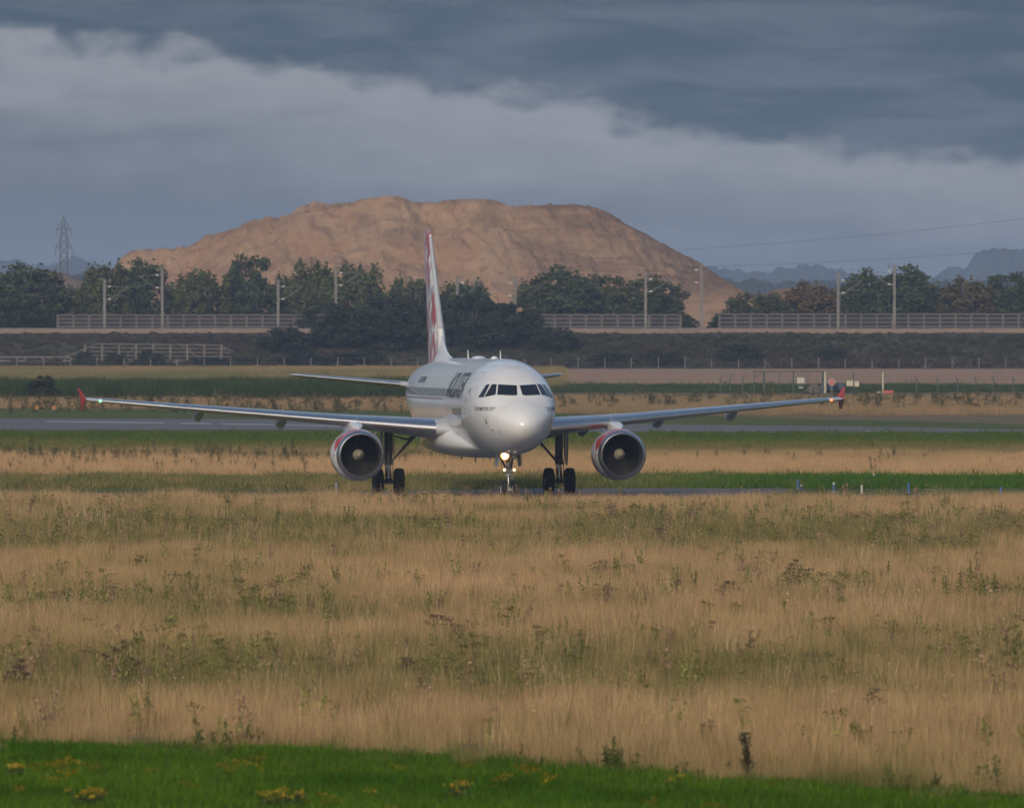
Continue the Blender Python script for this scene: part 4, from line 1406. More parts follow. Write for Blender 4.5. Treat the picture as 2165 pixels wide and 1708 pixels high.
MB().tube((gx_(1594.6) - gx_(1615), 0, gt * 0.72), (gx_(1612) - gx_(1615), 0, gt * 0.97), 0.04, n=5).build('brace', M['gate'], gate)

def text_mesh(txt, h, width=None, extrude=0.0):
    cu = bpy.data.curves.new('lettering', 'FONT')
    cu.body = txt
    cu.size = 1.0
    cu.resolution_u = 3
    cu.align_x = 'LEFT'
    o = bpy.data.objects.new('lettering', cu)
    COL.objects.link(o)
    dg = bpy.context.evaluated_depsgraph_get()
    dg.update()
    me = bpy.data.meshes.new_from_object(o.evaluated_get(dg))
    bpy.data.objects.remove(o)
    bpy.data.curves.remove(cu)
    co = np.array([v.co[:] for v in me.vertices])
    mn, mx = co.min(0), co.max(0)
    sx = (width / (mx[0] - mn[0])) if width else h / (mx[1] - mn[1])
    sy = h / (mx[1] - mn[1])
    for v in me.vertices:
        v.co = ((v.co.x - mn[0]) * sx, (v.co.y - mn[1]) * sy, 0)
    return me

sg = empty('notice_board', (gx_(1693), gd_ - 0.14, PZ(798, gd_)))
tag(sg, 'white notice board hanging in the gate frame', 'sign')
W = 15.4 / FPX * gd_
MB().box((0, 0, -0.28), (W, 0.03, 0.56)).build('board', M['sign_white'], sg, smooth=False)
MB().box((0, 0, -0.74), (W * 0.85, 0.03, 0.30)).build('dark_plate', M['gate'], sg, smooth=False)
MB().box((0, -0.02, -0.97), (W * 0.6, 0.03, 0.10)).build('lower_strip', M['sign_white'], sg, smooth=False)
for sx in (-0.3, 0.3):
    MB().box((sx, 0.04, -0.2), (0.03, 0.03, 1.55)).build('hanger', M['gate'], sg, smooth=False)

st = empty('stop_sign', (gx_(1757.6), gd_ - 1.5, 0))
tag(st, 'red road sign with pale rim right of the cream pole', 'sign')
zc = PZ(807.6, gd_ - 1.5)
MB().box((0, 0.05, (zc + 0.2) / 2), (0.07, 0.05, zc + 0.2)).build('post', M['steel'], st, smooth=False)
def octo(r, y0, y1, n=8):
    mb = MB()
    vs = [(r * math.cos(2 * math.pi * (i + 0.5) / n), y, zc + r * math.sin(2 * math.pi * (i + 0.5) / n)) for y in (y0, y1) for i in range(n)]
    mb.add(vs, [tuple(range(n)), tuple(range(2 * n - 1, n - 1, -1))] + [(i, n + i, n + (i + 1) % n, (i + 1) % n) for i in range(n)])
    return mb
octo(0.36, 0.0, 0.02).build('rim', M['sign_white'], st, smooth=False)
octo(0.30, -0.012, -0.002).build('face', M['sign_red'], st, smooth=False)
tm = text_mesh('STOP', 0.16, 0.46)
tm.materials.append(M['sign_white'])
o = inst('lettering', tm, st, (-0.23, -0.018, zc - 0.08), (R(90), 0, 0))

cp = empty('cream_pole', (gx_(1744), gd_ - 1.2, 0))
tag(cp, 'cream pole standing at the right end of the gate frame', 'pole')
MB().tube((0, 0, 0), (0, 0, PZ(787, gd_)), 0.115, 0.105, 12).build('shaft', M['cream'], cp)
MB().tube((0, 0, PZ(787, gd_)), (0, 0, PZ(787, gd_) + 0.06), 0.13, 0.07, 12).build('cap', M['cream'], cp)
MB().tube((0, 0, -0.02), (0, 0, 0.08), 0.2, 0.18, 12).build('foot', M['concrete'], cp)
cp = empty('cream_pole', (gx_(1866), gd_ - 1.2, 0))
tag(cp, 'cream pole with a red block at its foot, right of the wing tip', 'pole')
MB().tube((0, 0, 0), (0, 0, PZ(788, gd_)), 0.10, 0.09, 12).build('shaft', M['cream'], cp)
MB().tube((0, 0, PZ(788, gd_)), (0, 0, PZ(788, gd_) + 0.06), 0.115, 0.06, 12).build('cap', M['cream'], cp)
MB().box((0.5, 0, 0.14), (1.0, 0.4, 0.28)).build('foot_block', M['sign_red'], cp, smooth=False)
MB().box((-0.35, 0, 0.1), (0.4, 0.4, 0.2)).build('white_block', M['sign_white'], cp, smooth=False)

bb = empty('direction_board', (gx_(1803.5), gd_ - 1.0, 0))
tag(bb, 'two pale yellow panels on one post right of the red sign', 'sign')
MB().box((0, 0.06, PZ(785, gd_) / 2), (0.09, 0.08, PZ(785, gd_))).build('post', M['gate'], bb, smooth=False)
for a, b, y0, y1 in ((1789, 1803, 804.5, 816), (1806, 1815.5, 806, 817)):
    MB().box(((gx_(a) + gx_(b)) / 2 - gx_(1803.5), 0, (PZ(y0, gd_) + PZ(y1, gd_)) / 2), (gx_(b) - gx_(a), 0.04, PZ(y0, gd_) - PZ(y1, gd_))).build('panel', M['cream'], bb, smooth=False)

tl = empty('trailer', (gx_(1760), gd_ + 1.0, 0))
tag(tl, 'dark blue sheeted trailer behind the cream pole at the gate', 'trailer')
mb = MB()
prof = [(-1.22, 0.32), (1.15, 0.36), (1.22, 0.62), (1.05, 0.95), (0.1, 1.02), (-0.75, 0.98), (-1.15, 0.70)]
mb.loft([[(x, y, z) for x, z in prof] for y in (-0.75, 0.75)])
mb.build('body', M['tarp_blue'], tl, smooth=False)
MB().box((0.35, -0.76, 0.66), (0.42, 0.03, 0.5)).build('hatch', M['tarp_dark'], tl, smooth=False)
MB().box((1.28, -0.1, 0.86), (0.75, 1.3, 0.05)).build('tail_flap', M['gate'], tl, smooth=False)
MB().tube((-1.15, 0, 0.4), (-2.2, 0, 0.25), 0.05, n=6).build('drawbar', M['steel'], tl)
for s in (-1, 1):
    MB().lathe([(-0.1, 0.12), (-0.1, 0.30), (0, 0.33), (0.1, 0.30), (0.1, 0.12)], (s * 0.62, -0.62, 0.33), 'Y', 20).build('wheel', M['rubber'], tl)
    MB().lathe([(-0.1, 0.12), (-0.1, 0.30), (0, 0.33), (0.1, 0.30), (0.1, 0.12)], (s * 0.62, 0.62, 0.33), 'Y', 20).build('wheel', M['rubber'], tl)
rub = MB()
def rf(u, v):
    x, y = (u - 0.5) * 2.6, (v - 0.5) * 1.6
    return (x, y, max(-0.02, 0.95 * (1 - abs(x) / 1.3) * (1 - abs(y) / 0.8) + (float(fbm(np.array(x * 2.0 + 5), np.array(y * 2.0), 3, 2)) - 0.5) * 0.35))
rub.grid(rf, 22, 12)
o = rub.build('gravel_pile', ground_mat('grey_gravel', (0.13, 0.115, 0.105), (0.16, 0.14, 0.125), (0.10, 0.09, 0.085), 0.5, 4.0), smooth=False)
o.location = (gx_(1722), gd_ + 1.0, 0)
tag(o, 'grey gravel pile left of the dark blue trailer', 'gravel pile')

gf = empty('green_fence', (gx_(1523), gd_, 0))
tag(gf, 'short row of dark green fence posts left of the gate frame', 'fence')
for x in (1523, 1543.6, 1570):
    MB().box((gx_(x) - gx_(1523), 0, 0.70), (0.10, 0.10, 1.5)).tube((gx_(x) - gx_(1523), 0, 1.42), (gx_(x) - gx_(1523) + 0.25, 0, 1.75), 0.04, n=5).build('post', M['gate'], gf, smooth=False)
for z in (0.3, 0.8, 1.3):
    MB().tube((0, -0.06, z), (gx_(1590) - gx_(1523), -0.06, z), 0.008, n=4).build('wire', M['gate'], gf)
gf = empty('green_fence', (gx_(1930), gd_, 0))
tag(gf, 'row of dark green fence posts near the right edge', 'fence')
for x in (1938, 1982, 2024.5, 2063, 2101, 2143, 2185, 2227):
    MB().box((gx_(x) - gx_(1930), 0, 0.66), (0.11, 0.11, 1.42)).tube((gx_(x) - gx_(1930), 0, 1.35), (gx_(x) - gx_(1930) - 0.18, 0, 1.62), 0.04, n=5).build('post', M['gate'], gf, smooth=False)
for z in (0.3, 0.8, 1.3):
    MB().tube((0, -0.06, z), (gx_(2230) - gx_(1930), -0.06, z), 0.008, n=4).build('wire', M['gate'], gf)

# taxiway edge markers
M['marker_blue'] = principled('marker_blue', (0.04, 0.11, 0.30), 0.5)
M['marker_white'] = principled('marker_white', (0.42, 0.40, 0.34), 0.6)
M['marker_grey'] = principled('marker_grey', (0.26, 0.28, 0.32), 0.5)
M['marker_orange'] = principled('marker_orange', (0.30, 0.125, 0.03), 0.6)
def edge_marker(x, y, h, body, cap, label):
    X, d = G(x, y)
    o = empty('edge_marker', (X, d, 0))
    tag(o, label, 'marker', 'taxiway edge markers')
    MB().tube((0, 0, -0.02), (0, 0, 0.04), 0.13, 0.12, 12).build('base', M['concrete'], o)
    MB().tube((0, 0, 0.04), (0, 0, h), 0.055, 0.05, 12).build('body', body, o)
    MB().lathe([(h, 0.06), (h + 0.05, 0.06), (h + 0.09, 0.04), (h + 0.10, 0.001)], (0, 0, 0), 'Z', 12).build('cap', cap, o)
for a in [(1687, 1034, 0.34, 'marker_blue', 'marker_blue', 'blue edge marker at the right end of the taxiway'),
          (1694, 1036, 0.16, 'marker_blue', 'marker_white', 'small white-capped marker touching the blue one at the taxiway end'),
          (1746, 1025, 0.20, 'marker_white', 'marker_white', 'squat cream marker between two blue markers'),
          (1763, 1040, 0.34, 'marker_blue', 'marker_white', 'white-capped blue marker nearest the meadow'),
          (1848, 1019, 0.30, 'marker_blue', 'marker_white', 'cream-topped blue marker furthest back on the green verge'),
          (1921, 1042, 0.36, 'marker_blue', 'marker_blue', 'blue marker half hidden in grass right of the others'),
          (2116, 1052, 0.36, 'marker_blue', 'marker_blue', 'blue marker in the grass near the right edge'),
          (1822, 1045, 0.32, 'marker_white', 'marker_white', 'pale thin marker in the grass between the blue ones'),
          (711, 1044, 0.40, 'marker_grey', 'marker_grey', 'pale grey marker in the grass below the left engine')]:
    edge_marker(a[0], a[1], a[2], M[a[3]], M[a[4]], a[5])
for x, lb in ((76.6, 'orange marker plate by the runway, left of the pair'), (114, 'orange marker plate by the runway, right of the pair')):
    X, d = G(x, 869)
    o = empty('runway_plate', (X, d, 0))
    tag(o, lb, 'marker', 'orange runway plates')
    MB().box((0, 0, 0.28), (0.38, 0.05, 0.30)).build('plate', M['marker_orange'], o, smooth=False)
    for s in (-1, 1):
        MB().box((0.12 * s, 0.04, 0.10), (0.03, 0.03, 0.28)).build('leg', M['steel'], o, smooth=False)

# ------------------------------------------------------------------ airliner
SG = 16.1                                   # station of the main gear, metres behind the nose
YAW = R(8.0)
AX, AY = (1002 - 1082.5) / 48.0, DREF
air = empty('airliner', (AX, AY, 0.012), YAW)
tag(air, 'white twin-engine jet airliner with red patterned tail taxiing towards the camera', 'airliner')
ZC = 3.95

def part(mb, name, mat, smooth=True):
    o = mb.build(name, mat, air, smooth)
    o.location = (0, -SG, 0)
    return o

def pchip(xs, ys):
    xs, ys = np.asarray(xs, float), np.asarray(ys, float)
    h = np.diff(xs); dl = np.diff(ys) / h
    m = np.zeros_like(ys)
    m[0], m[-1] = dl[0], dl[-1]
    for i in range(1, len(xs) - 1):
        if dl[i - 1] * dl[i] > 0:
            w1, w2 = 2 * h[i] + h[i - 1], h[i] + 2 * h[i - 1]
            m[i] = (w1 + w2) / (w1 / dl[i - 1] + w2 / dl[i])
    def f(x):
        x = min(max(x, xs[0]), xs[-1])
        i = min(max(int(np.searchsorted(xs, x)) - 1, 0), len(xs) - 2)
        t = (x - xs[i]) / h[i]
        return float((2 * t**3 - 3 * t**2 + 1) * ys[i] + (t**3 - 2 * t**2 + t) * h[i] * m[i] + (-2 * t**3 + 3 * t**2) * ys[i + 1] + (t**3 - t**2) * h[i] * m[i + 1])
    return f
ST = [0, .1, .3, .6, 1.0, 1.5, 2.0, 2.5, 3, 4, 5, 6, 8, 20, 22, 24, 26, 28, 30, 32, 33.5, 33.84]
SQ = [math.sqrt(s) for s in ST]
f_top = pchip(SQ, [-.75, -.50, -.26, -.04, .20, .47, .84, 1.19, 1.48, 1.85, 2.00, 2.07, 2.07, 2.05, 2.02, 1.97, 1.91, 1.82, 1.70, 1.52, 1.34, 1.26])
f_bot = pchip(SQ, [-.75, -1.0, -1.22, -1.40, -1.56, -1.71, -1.82, -1.91, -1.97, -2.05, -2.07, -2.07, -2.07, -2.07, -1.95, -1.62, -1.15, -.62, -.05, .55, .95, 1.05])
f_hw = pchip(SQ, [0, .30, .55, .80, 1.04, 1.28, 1.47, 1.61, 1.72, 1.87, 1.945, 1.975, 1.975, 1.975, 1.96, 1.88, 1.72, 1.47, 1.14, .74, .36, .2])
f_zm = pchip(SQ, [-.75, -.74, -.70, -.62, -.5, -.38, -.28, -.2, -.14, -.05, 0, 0, 0, 0, .02, .10, .25, .45, .70, 1.0, 1.16, 1.16])

def fus(st):
    q = math.sqrt(max(0, st))
    zm = f_zm(q)
    return f_hw(q), f_top(q), f_bot(q), zm
def fus_F(x, st, z):
    hw, tp, bt, zm = fus(st)
    zr = z - ZC
    b = (tp - zm) if zr > zm else (zm - bt)
    return (x / max(hw, 1e-4)) ** 2 + ((zr - zm) / max(b, 1e-4)) ** 2 - 1
def fus_n(x, st, z, e=0.01):
    g = Vector((fus_F(x + e, st, z) - fus_F(x - e, st, z), fus_F(x, st + e, z) - fus_F(x, st - e, z), fus_F(x, st, z + e) - fus_F(x, st, z - e)))
    return g.normalized()
def side_pt(st, z, side, off=0.006):
    hw, tp, bt, zm = fus(st)
    zr = z - ZC
    b = (tp - zm) if zr > zm else (zm - bt)
    k = max(0, 1 - ((zr - zm) / b) ** 2)
    x = side * hw * math.sqrt(k)
    return Vector((x, st, z)) + fus_n(x, st, z) * off

fb = MB()
sts = [0.0004, 0.01, 0.03, 0.06, 0.1, 0.16, 0.23, 0.3, 0.4, 0.5, 0.6, 0.75, 0.9] + list(np.arange(1.1, 8.0, 0.2)) + list(np.arange(8, 20, 1.0)) + list(np.arange(20, 33.84, 0.5)) + [33.84]
NR = 72
rings = []
for s in sts:
    hw_, tp, bt, zm = fus(s)
    ring = []
    for i in range(NR):
        t = 2 * math.pi * i / NR
        c, sn = math.cos(t), math.sin(t)
        ring.append((hw_ * c, s, ZC + zm + (tp - zm if sn > 0 else zm - bt) * sn))
    rings.append(ring)
fb.loft(rings)
fuse = part(fb, 'fuselage', M['paint'])

# cockpit glazing: survey points of the glazing lie on the nose skin
Rinv = Matrix.Rotation(-YAW, 3, 'Z')
def skin_from_sight(px, py, off):
    o = Rinv @ (Vector((0, 0, CAMH)) - Vector((AX, AY, 0.012)))
    d = Rinv @ Vector(((px - 1082.5) / FPX, 1.0, (HORIZ - py) / FPX))
    o.y += SG
    t0 = (-0.5 - o.y) / d.y
    t, prev = t0, None
    for k in range(400):
        p = o + d * (t0 + k * 0.02)
        if p.y > 0.002 and fus_F(p.x, p.y, p.z) < 0:
            a, b = t0 + (k - 1) * 0.02, t0 + k * 0.02
            for _ in range(24):
                m = (a + b) / 2
                p = o + d * m
                if p.y > 0.002 and fus_F(p.x, p.y, p.z) < 0: b = m
                else: a = m
            p = o + d * b
            break
    return p + fus_n(p.x, p.y, p.z) * off
def cx(c): return c * .22247 + 824.67
def cy(c): return c * .22252 + 681.25
def pane(corners, mirror, off, grow=0.0):
    mb = MB()
    cc = [Vector((cx(a), cy(b), 0)) for a, b in corners]
    mid = sum(cc, Vector()) / 4
    cc = [p + (p - mid).normalized() * grow for p in cc]
    def fn(u, v):
        p = (cc[0] * (1 - u) + cc[1] * u) * (1 - v) + (cc[3] * (1 - u) + cc[2] * u) * v
        q = skin_from_sight(p.x, p.y, off)
        return (-q.x if mirror else q.x, q.y, q.z)
    mb.grid(fn, 8, 6)
    return mb
for corners in ([(1030, 592), (1203, 601), (1208, 693), (1020, 689)], [(968, 592), (1014, 590), (1002, 687), (899, 710)], [(914, 596), (948, 592), (889, 711), (838, 713)]):
    for mir in (False, True):
        w = part(pane(corners, mir, 0.012), 'cockpit_window', M['glass'])
        fr = pane(corners, mir, 0.007, 0.55).build('window_frame', M['line_dark'], w)

def patch(st0, st1, z0, z1, side, off, nu=4, nv=4):
    mb = MB()
    mb.grid(lambda u, v: side_pt(st0 + (st1 - st0) * u, z0 + (z1 - z0) * v, side, off), nu, nv)
    return mb
def outline(st0, st1, z0, z1, side, w=0.03, off=0.006):
    mb = MB()
    for a in ((st0, st0 + w, z0, z1), (st1 - w, st1, z0, z1)):
        mb.grid(lambda u, v: side_pt(a[0] + (a[1] - a[0]) * u, a[2] + (a[3] - a[2]) * v, side, off), 1, 14)
    for a in ((st0, st1, z0, z0 + w), (st0, st1, z1 - w, z1)):
        mb.grid(lambda u, v: side_pt(a[0] + (a[1] - a[0]) * u, a[2] + (a[3] - a[2]) * v, side, off + 0.002), 4, 1)
    return mb

# cabin windows, doors, markings on both sides
for side in (-1, 1):
    k = 0
    s = 6.6
    while s < 26.8:
        part(patch(s, s + 0.24, 4.36, 4.70, side, 0.008, 2, 3), 'cabin_window', M['cabin_glass'])
        s += 0.533
    for (a, b, z0, z1) in ((4.05, 4.87, 3.45, 5.45), (27.1, 27.9, 3.6, 5.35)):
        dr = part(outline(a, b, z0, z1, side), 'cabin_door', M['line'])
        patch(a + 0.3, a + 0.46, 4.55, 4.75, side, 0.007, 2, 2).build('door_window', M['cabin_glass'], dr)
        patch(a + 0.55, a + 0.62, 4.15, 4.35, side, 0.007, 2, 2).build('door_handle', M['line_dark'], dr)
    part(outline(8.9, 10.6, 2.75, 3.8, side, 0.03), 'cargo_door', M['line'])
    part(outline(1.72, 2.12, 3.10, 3.56, side, 0.025), 'static_port_panel', M['line'])
    part(patch(1.86, 1.98, 3.25, 3.46, side, 0.009, 2, 2), 'static_port', M['line_dark'])
    part(patch(12.0, 27.0, 4.22, 4.28, side, 0.006, 40, 1), 'side_line', M['thin_line'])  # thin red-grey line below the cabin windows
    part(patch(6.0, 6.16, 3.20, 3.42, side, 0.02, 2, 2), 'scoop', M['line_dark'])
    for s_, z_ in ((8.0, 5.0), (8.35, 5.0), (3.6, 4.75), (1.1, 2.85)):
        part(patch(s_, s_ + 0.09, z_, z_ + 0.12, side, 0.007, 1, 2), 'placard', M['line'])

# radome seam and panel seams
def ring_seam(st, w, mat):
    mb = MB()
    def fn(u, v):
        t = 2 * math.pi * u
        hw_, tp, bt, zm = fus(st + w * v)
        sn = math.sin(t)
        x, z = hw_ * math.cos(t), ZC + zm + (tp - zm if sn > 0 else zm - bt) * sn
        n = fus_n(x, st + w * v, z)
        return Vector((x, st + w * v, z)) + n * 0.004
    mb.grid(fn, 72, 1)
    return part(mb, 'panel_seam', mat)
ring_seam(1.05, 0.012, M['line'])
for q in (3.45, 5.6, 7.7, 9.8, 13.0, 15.4, 17.8, 20.2, 22.6, 25.0):
    ring_seam(q, 0.014, M['line'])
for side in (-1, 1):
    for zz in (3.05, 3.98, 5.15, 5.70):
        part(patch(3.0, 26.5, zz, zz + 0.012, side, 0.004, 60, 1), 'lap_seam', M['line'])

# lettering wrapped on the skin
def wrap_text(txt, h, width, fn, nm, mat, cuts=10, bold=0.0, ucuts=0):
    me = text_mesh_b(txt, h, width, bold)
    bm = bmesh.new()
    bm.from_mesh(me)
    for i in range(1, cuts):
        bmesh.ops.bisect_plane(bm, geom=bm.verts[:] + bm.edges[:] + bm.faces[:], plane_co=(0, h * i / cuts, 0), plane_no=(0, 1, 0))
    for i in range(1, ucuts):
        bmesh.ops.bisect_plane(bm, geom=bm.verts[:] + bm.edges[:] + bm.faces[:], plane_co=(width * i / ucuts, 0, 0), plane_no=(1, 0, 0))
    for v in bm.verts:
        v.co = fn(v.co.x, v.co.y)
    bm.to_mesh(me)
    bm.free()
    me.materials.clear()
    me.materials.append(mat)
    me.name = nm
    o = inst(nm, me, air, (0, -SG, 0))
    return o
def text_mesh_b(txt, h, width, bold):
    cu = bpy.data.curves.new('lettering', 'FONT')
    cu.body = txt
    cu.offset = bold
    cu.resolution_u = 3
    cu.space_character = 0.95
    o = bpy.data.objects.new('lettering', cu)
    COL.objects.link(o)
    dg = bpy.context.evaluated_depsgraph_get()
    dg.update()
    me = bpy.data.meshes.new_from_object(o.evaluated_get(dg))
    bpy.data.objects.remove(o)
    bpy.data.curves.remove(cu)
    co = np.array([v.co[:] for v in me.vertices])
    mn, mx = co.min(0), co.max(0)
    for v in me.vertices:
        v.co = ((v.co.x - mn[0]) * width / (mx[0] - mn[0]), (v.co.y - mn[1]) * h / (mx[1] - mn[1]), 0)
    return me
def arc_map(side, s0, s1, ang0):
    def fn(u, v):
        st = (s1 - u) if side < 0 else (s0 + u)
        z = ZC + 2.07 * math.sin(ang0 + v / 2.03)
        return side_pt(st, z, side, 0.012)
    return fn
def flat_map(side, s0, s1, z0):
    def fn(u, v):
        st = (s1 - u) if side < 0 else (s0 + u)
        return side_pt(st, z0 + v, side, 0.012)
    return fn
for side in (-1, 1):
    wrap_text('VOLOTEA', 1.28, 5.15, arc_map(side, 5.9, 11.05, R(9.3)), 'airline_lettering', M['text'], 12, 0.008)
    wrap_text('EC-MTM', 0.31, 2.2, arc_map(side, 19.6, 21.8, R(27.3)), 'registration_lettering', M['text'], 4, 0.02)
    wrap_text('CATCH ME IF YOU FLY', 0.17, 1.75, flat_map(side, 1.38, 3.13, 3.81), 'slogan_lettering', M['text'], 3, 0.012, 14)
    wrap_text('VOLOTEA.COM', 0.29, 2.8, flat_map(side, 5.9, 8.7, 3.60), 'lower_lettering', M['text_brown'], 4, 0.02)

# belly fairing with wing-root shoulders
bf = MB()
rings = []
for s, hw_, zb, zt in ((7.0, 0.7, 2.02, 2.25), (7.8, 1.02, 1.95, 2.45), (8.6, 1.32, 1.88, 2.65), (9.4, 1.60, 1.82, 2.85), (10.2, 1.86, 1.76, 3.08), (10.8, 2.06, 1.72, 3.26), (11.4, 2.20, 1.69, 3.40), (12.2, 2.30, 1.67, 3.47), (14.0, 2.35, 1.66, 3.46), (16.0, 2.33, 1.67, 3.36), (17.5, 2.20, 1.70, 3.2), (19.0, 1.90, 1.80, 3.0), (20.5, 1.3, 1.98, 2.6)):
    zm = (zb + zt) / 2
    ring = []
    for i in range(48):
        t = 2 * math.pi * i / 48
        c, sn = math.cos(t), math.sin(t)
        e = 0.86
        ring.append((hw_ * math.copysign(abs(c) ** e, c), s, zm + (zt - zb) / 2 * math.copysign(abs(sn) ** e, sn)))
    rings.append(ring)
bf.loft(rings)
part(bf, 'belly_fairing', M['paint'])

# wings
def airfoil(n=22):
    pts = []
    for i in range(n):
        b = math.pi * i / (n - 1)
        pts.append(0.5 * (1 + math.cos(b)))
    def th(x):
        return 5 * (0.2969 * math.sqrt(x) - 0.1260 * x - 0.3516 * x * x + 0.2843 * x ** 3 - 0.1036 * x ** 4)
    up = [(x, 1, th(x)) for x in pts]
    lo = [(x, -1, th(x)) for x in reversed(pts[1:-1])]
    return up + lo
AF = airfoil()
def wsec(x):
    ax = abs(x)
    yle = 10.75 + (ax - 2.0) * 0.52
    yte = float(np.interp(ax, [1.0, 2.0, 6.4, 16.9], [16.9, 16.9, 17.15, 20.05]))
    c = yte - yle
    zle = 2.93 + (ax - 2.0) * 0.083
    tc = float(np.interp(ax, [1, 2, 6.4, 16.9], [0.158, 0.155, 0.122, 0.108]))
    tw = R(float(np.interp(ax, [2, 6.4, 16.9], [3.0, 1.2, -0.5])))
    return yle, c, zle, tc, tw
def wpt(x, xc, s, th, grow=0.0):
    yle, c, zle, tc, tw = wsec(x)
    cam = 0.018 * (4 * xc * (1 - xc)) if xc > 0 else 0
    zz = c * (cam + s * th * tc)
    yy = c * xc
    if grow:
        zz += s * grow * (1 if xc > 0.004 else 0)
        yy -= grow * max(0, 1 - xc / 0.03)
    return (x, yle + yy * math.cos(tw) + zz * math.sin(tw), zle - yy * math.sin(tw) + zz * math.cos(tw))
for side in (-1, 1):
    wb = MB()
    xsn = [1.3, 2.0, 3.0, 4.2, 5.3, 6.4, 8.5, 10.6, 12.7, 14.8, 16.2, 16.75, 16.9]
    rings = []
    for x in xsn:
        k = 1.0 if x < 16.3 else (0.85 if x < 16.8 else 0.45)
        rings.append([wpt(side * x, a, s, t * k) for a, s, t in AF])
    wb.loft(rings)
    wing = part(wb, 'wing', M['paint_grey'])
    wing['label'] = 'wing with green tip light on the left' if side < 0 else 'wing with red tip light on the right'
    # slats of bare metal along the leading edge
    prof = [q for q in AF if (q[1] > 0 and q[0] < 0.145) or (q[1] < 0 and q[0] < 0.05)]
    for (a, b) in ((2.36, 5.62), (5.65, 8.70), (8.72, 11.25), (11.27, 13.85), (13.87, 16.2)):
        sm = MB()
        rings = []
        for x in np.linspace(a, b, 5):
            outer = [wpt(side * x, q[0], q[1], q[2], 0.014) for q in prof]
            inner = [wpt(side * x, q[0], q[1], q[2], -0.03) for q in reversed(prof)]
            rings.append(outer + inner)
        sm.loft(rings)
        sm.build('slat', M['metal'], wing)
    for fx in (4.9, 8.4, 11.9):
        yle, c, zle, tc, tw = wsec(fx)
        fm = MB()
        rings = []
        y0 = yle + c * 0.52
        Lf = 2.9 if fx > 5 else 3.2
        zb = zle - 0.02 - c * 0.5 * math.sin(tw)
        for t, w_, h_ in ((0, 0.03, 0.02), (0.12, 0.12, 0.16), (0.3, 0.17, 0.36), (0.55, 0.19, 0.48), (0.8, 0.15, 0.36), (1.0, 0.02, 0.05)):
            zc_ = zb - 0.06 - 0.26 * math.sin(min(1, t * 1.2) * math.pi / 2)
            rings.append([(side * fx + w_ * math.cos(q), y0 + Lf * t, zc_ + h_ / 2 * math.sin(q)) for q in np.linspace(0, 2 * math.pi, 16, endpoint=False)])
        fm.loft(rings)
        fm.build('flap_track_fairing', M['paint_grey'], wing)
    # wing tip fence
    yle, c, zle, tc, tw = wsec(16.9)
    fe = MB()
    X = side * 16.93
    outl = [(yle + 0.05, 0.0, 0.0), (yle + 1.05, 0.50, 0.21), (yle + 1.45, 0.50, 0.21), (yle + c * 1.02, 0.02, 0.0), (yle + 1.35, -0.46, -0.08), (yle + 0.95, -0.46, -0.08)]
    ra = [(X + side * (lean - 0.022), y, zle + 0.02 + z) for y, z, lean in [(o[0], o[1], abs(o[2]) if o[2] > 0 else -o[2] * 0.6) for o in outl]]
    rb = [(p[0] + side * 0.044, p[1], p[2]) for p in ra]
    fe.loft([ra, rb])
    fe.build('wing_tip_fence', M['red'], wing, smooth=False)
    p = wpt(side * 16.32, 0.0, 1, 0)
    MB().lathe([(-0.055, 0.001), (-0.045, 0.035), (-0.01, 0.055), (0.05, 0.05)], (p[0], p[1], p[2]), 'Y', 14).build('tip_light', M['nav_green'] if side < 0 else M['nav_red'], wing)
    nb = MB().box((side * 2.42, wsec(2.42)[0] - 0.0, wsec(2.42)[2]), (0.01, 0.02, 0.02))

# tailplane
for side in (-1, 1):
    tb = MB()
    rings = []
    for x in (0.4, 1.2, 3.0, 5.0, 6.0, 6.22):
        yle = 27.9 + x * 0.60
        yte = 31.35 + x * 0.27
        c = yte - yle
        zz = 4.62 + x * 0.092
        k = 1.0 if x < 6.1 else 0.4
        rings.append([(side * x, yle + a * c, zz + s * t * 0.11 * c * k) for a, s, t in AF])
    tb.loft(rings)
    ts = part(tb, 'tailplane', M['paint_grey'])
    lb = MB()
    prof = [q for q in AF if q[0] < 0.10]
    rings = []
    for x in np.linspace(1.6, 6.05, 4):
        yle = 27.9 + x * 0.60
        c = 31.35 + x * 0.27 - yle
        zz = 4.62 + x * 0.092
        f = lambda q, g: (side * x, yle + q[0] * c - g * max(0, 1 - q[0] / 0.02), zz + q[1] * (q[2] * 0.11 * c + (g if q[0] > 0.002 else 0)))
        rings.append([f(q, 0.012) for q in prof] + [f(q, -0.02) for q in reversed(prof)])
    lb.loft(rings)
    lb.build('leading_edge', M['metal'], ts)

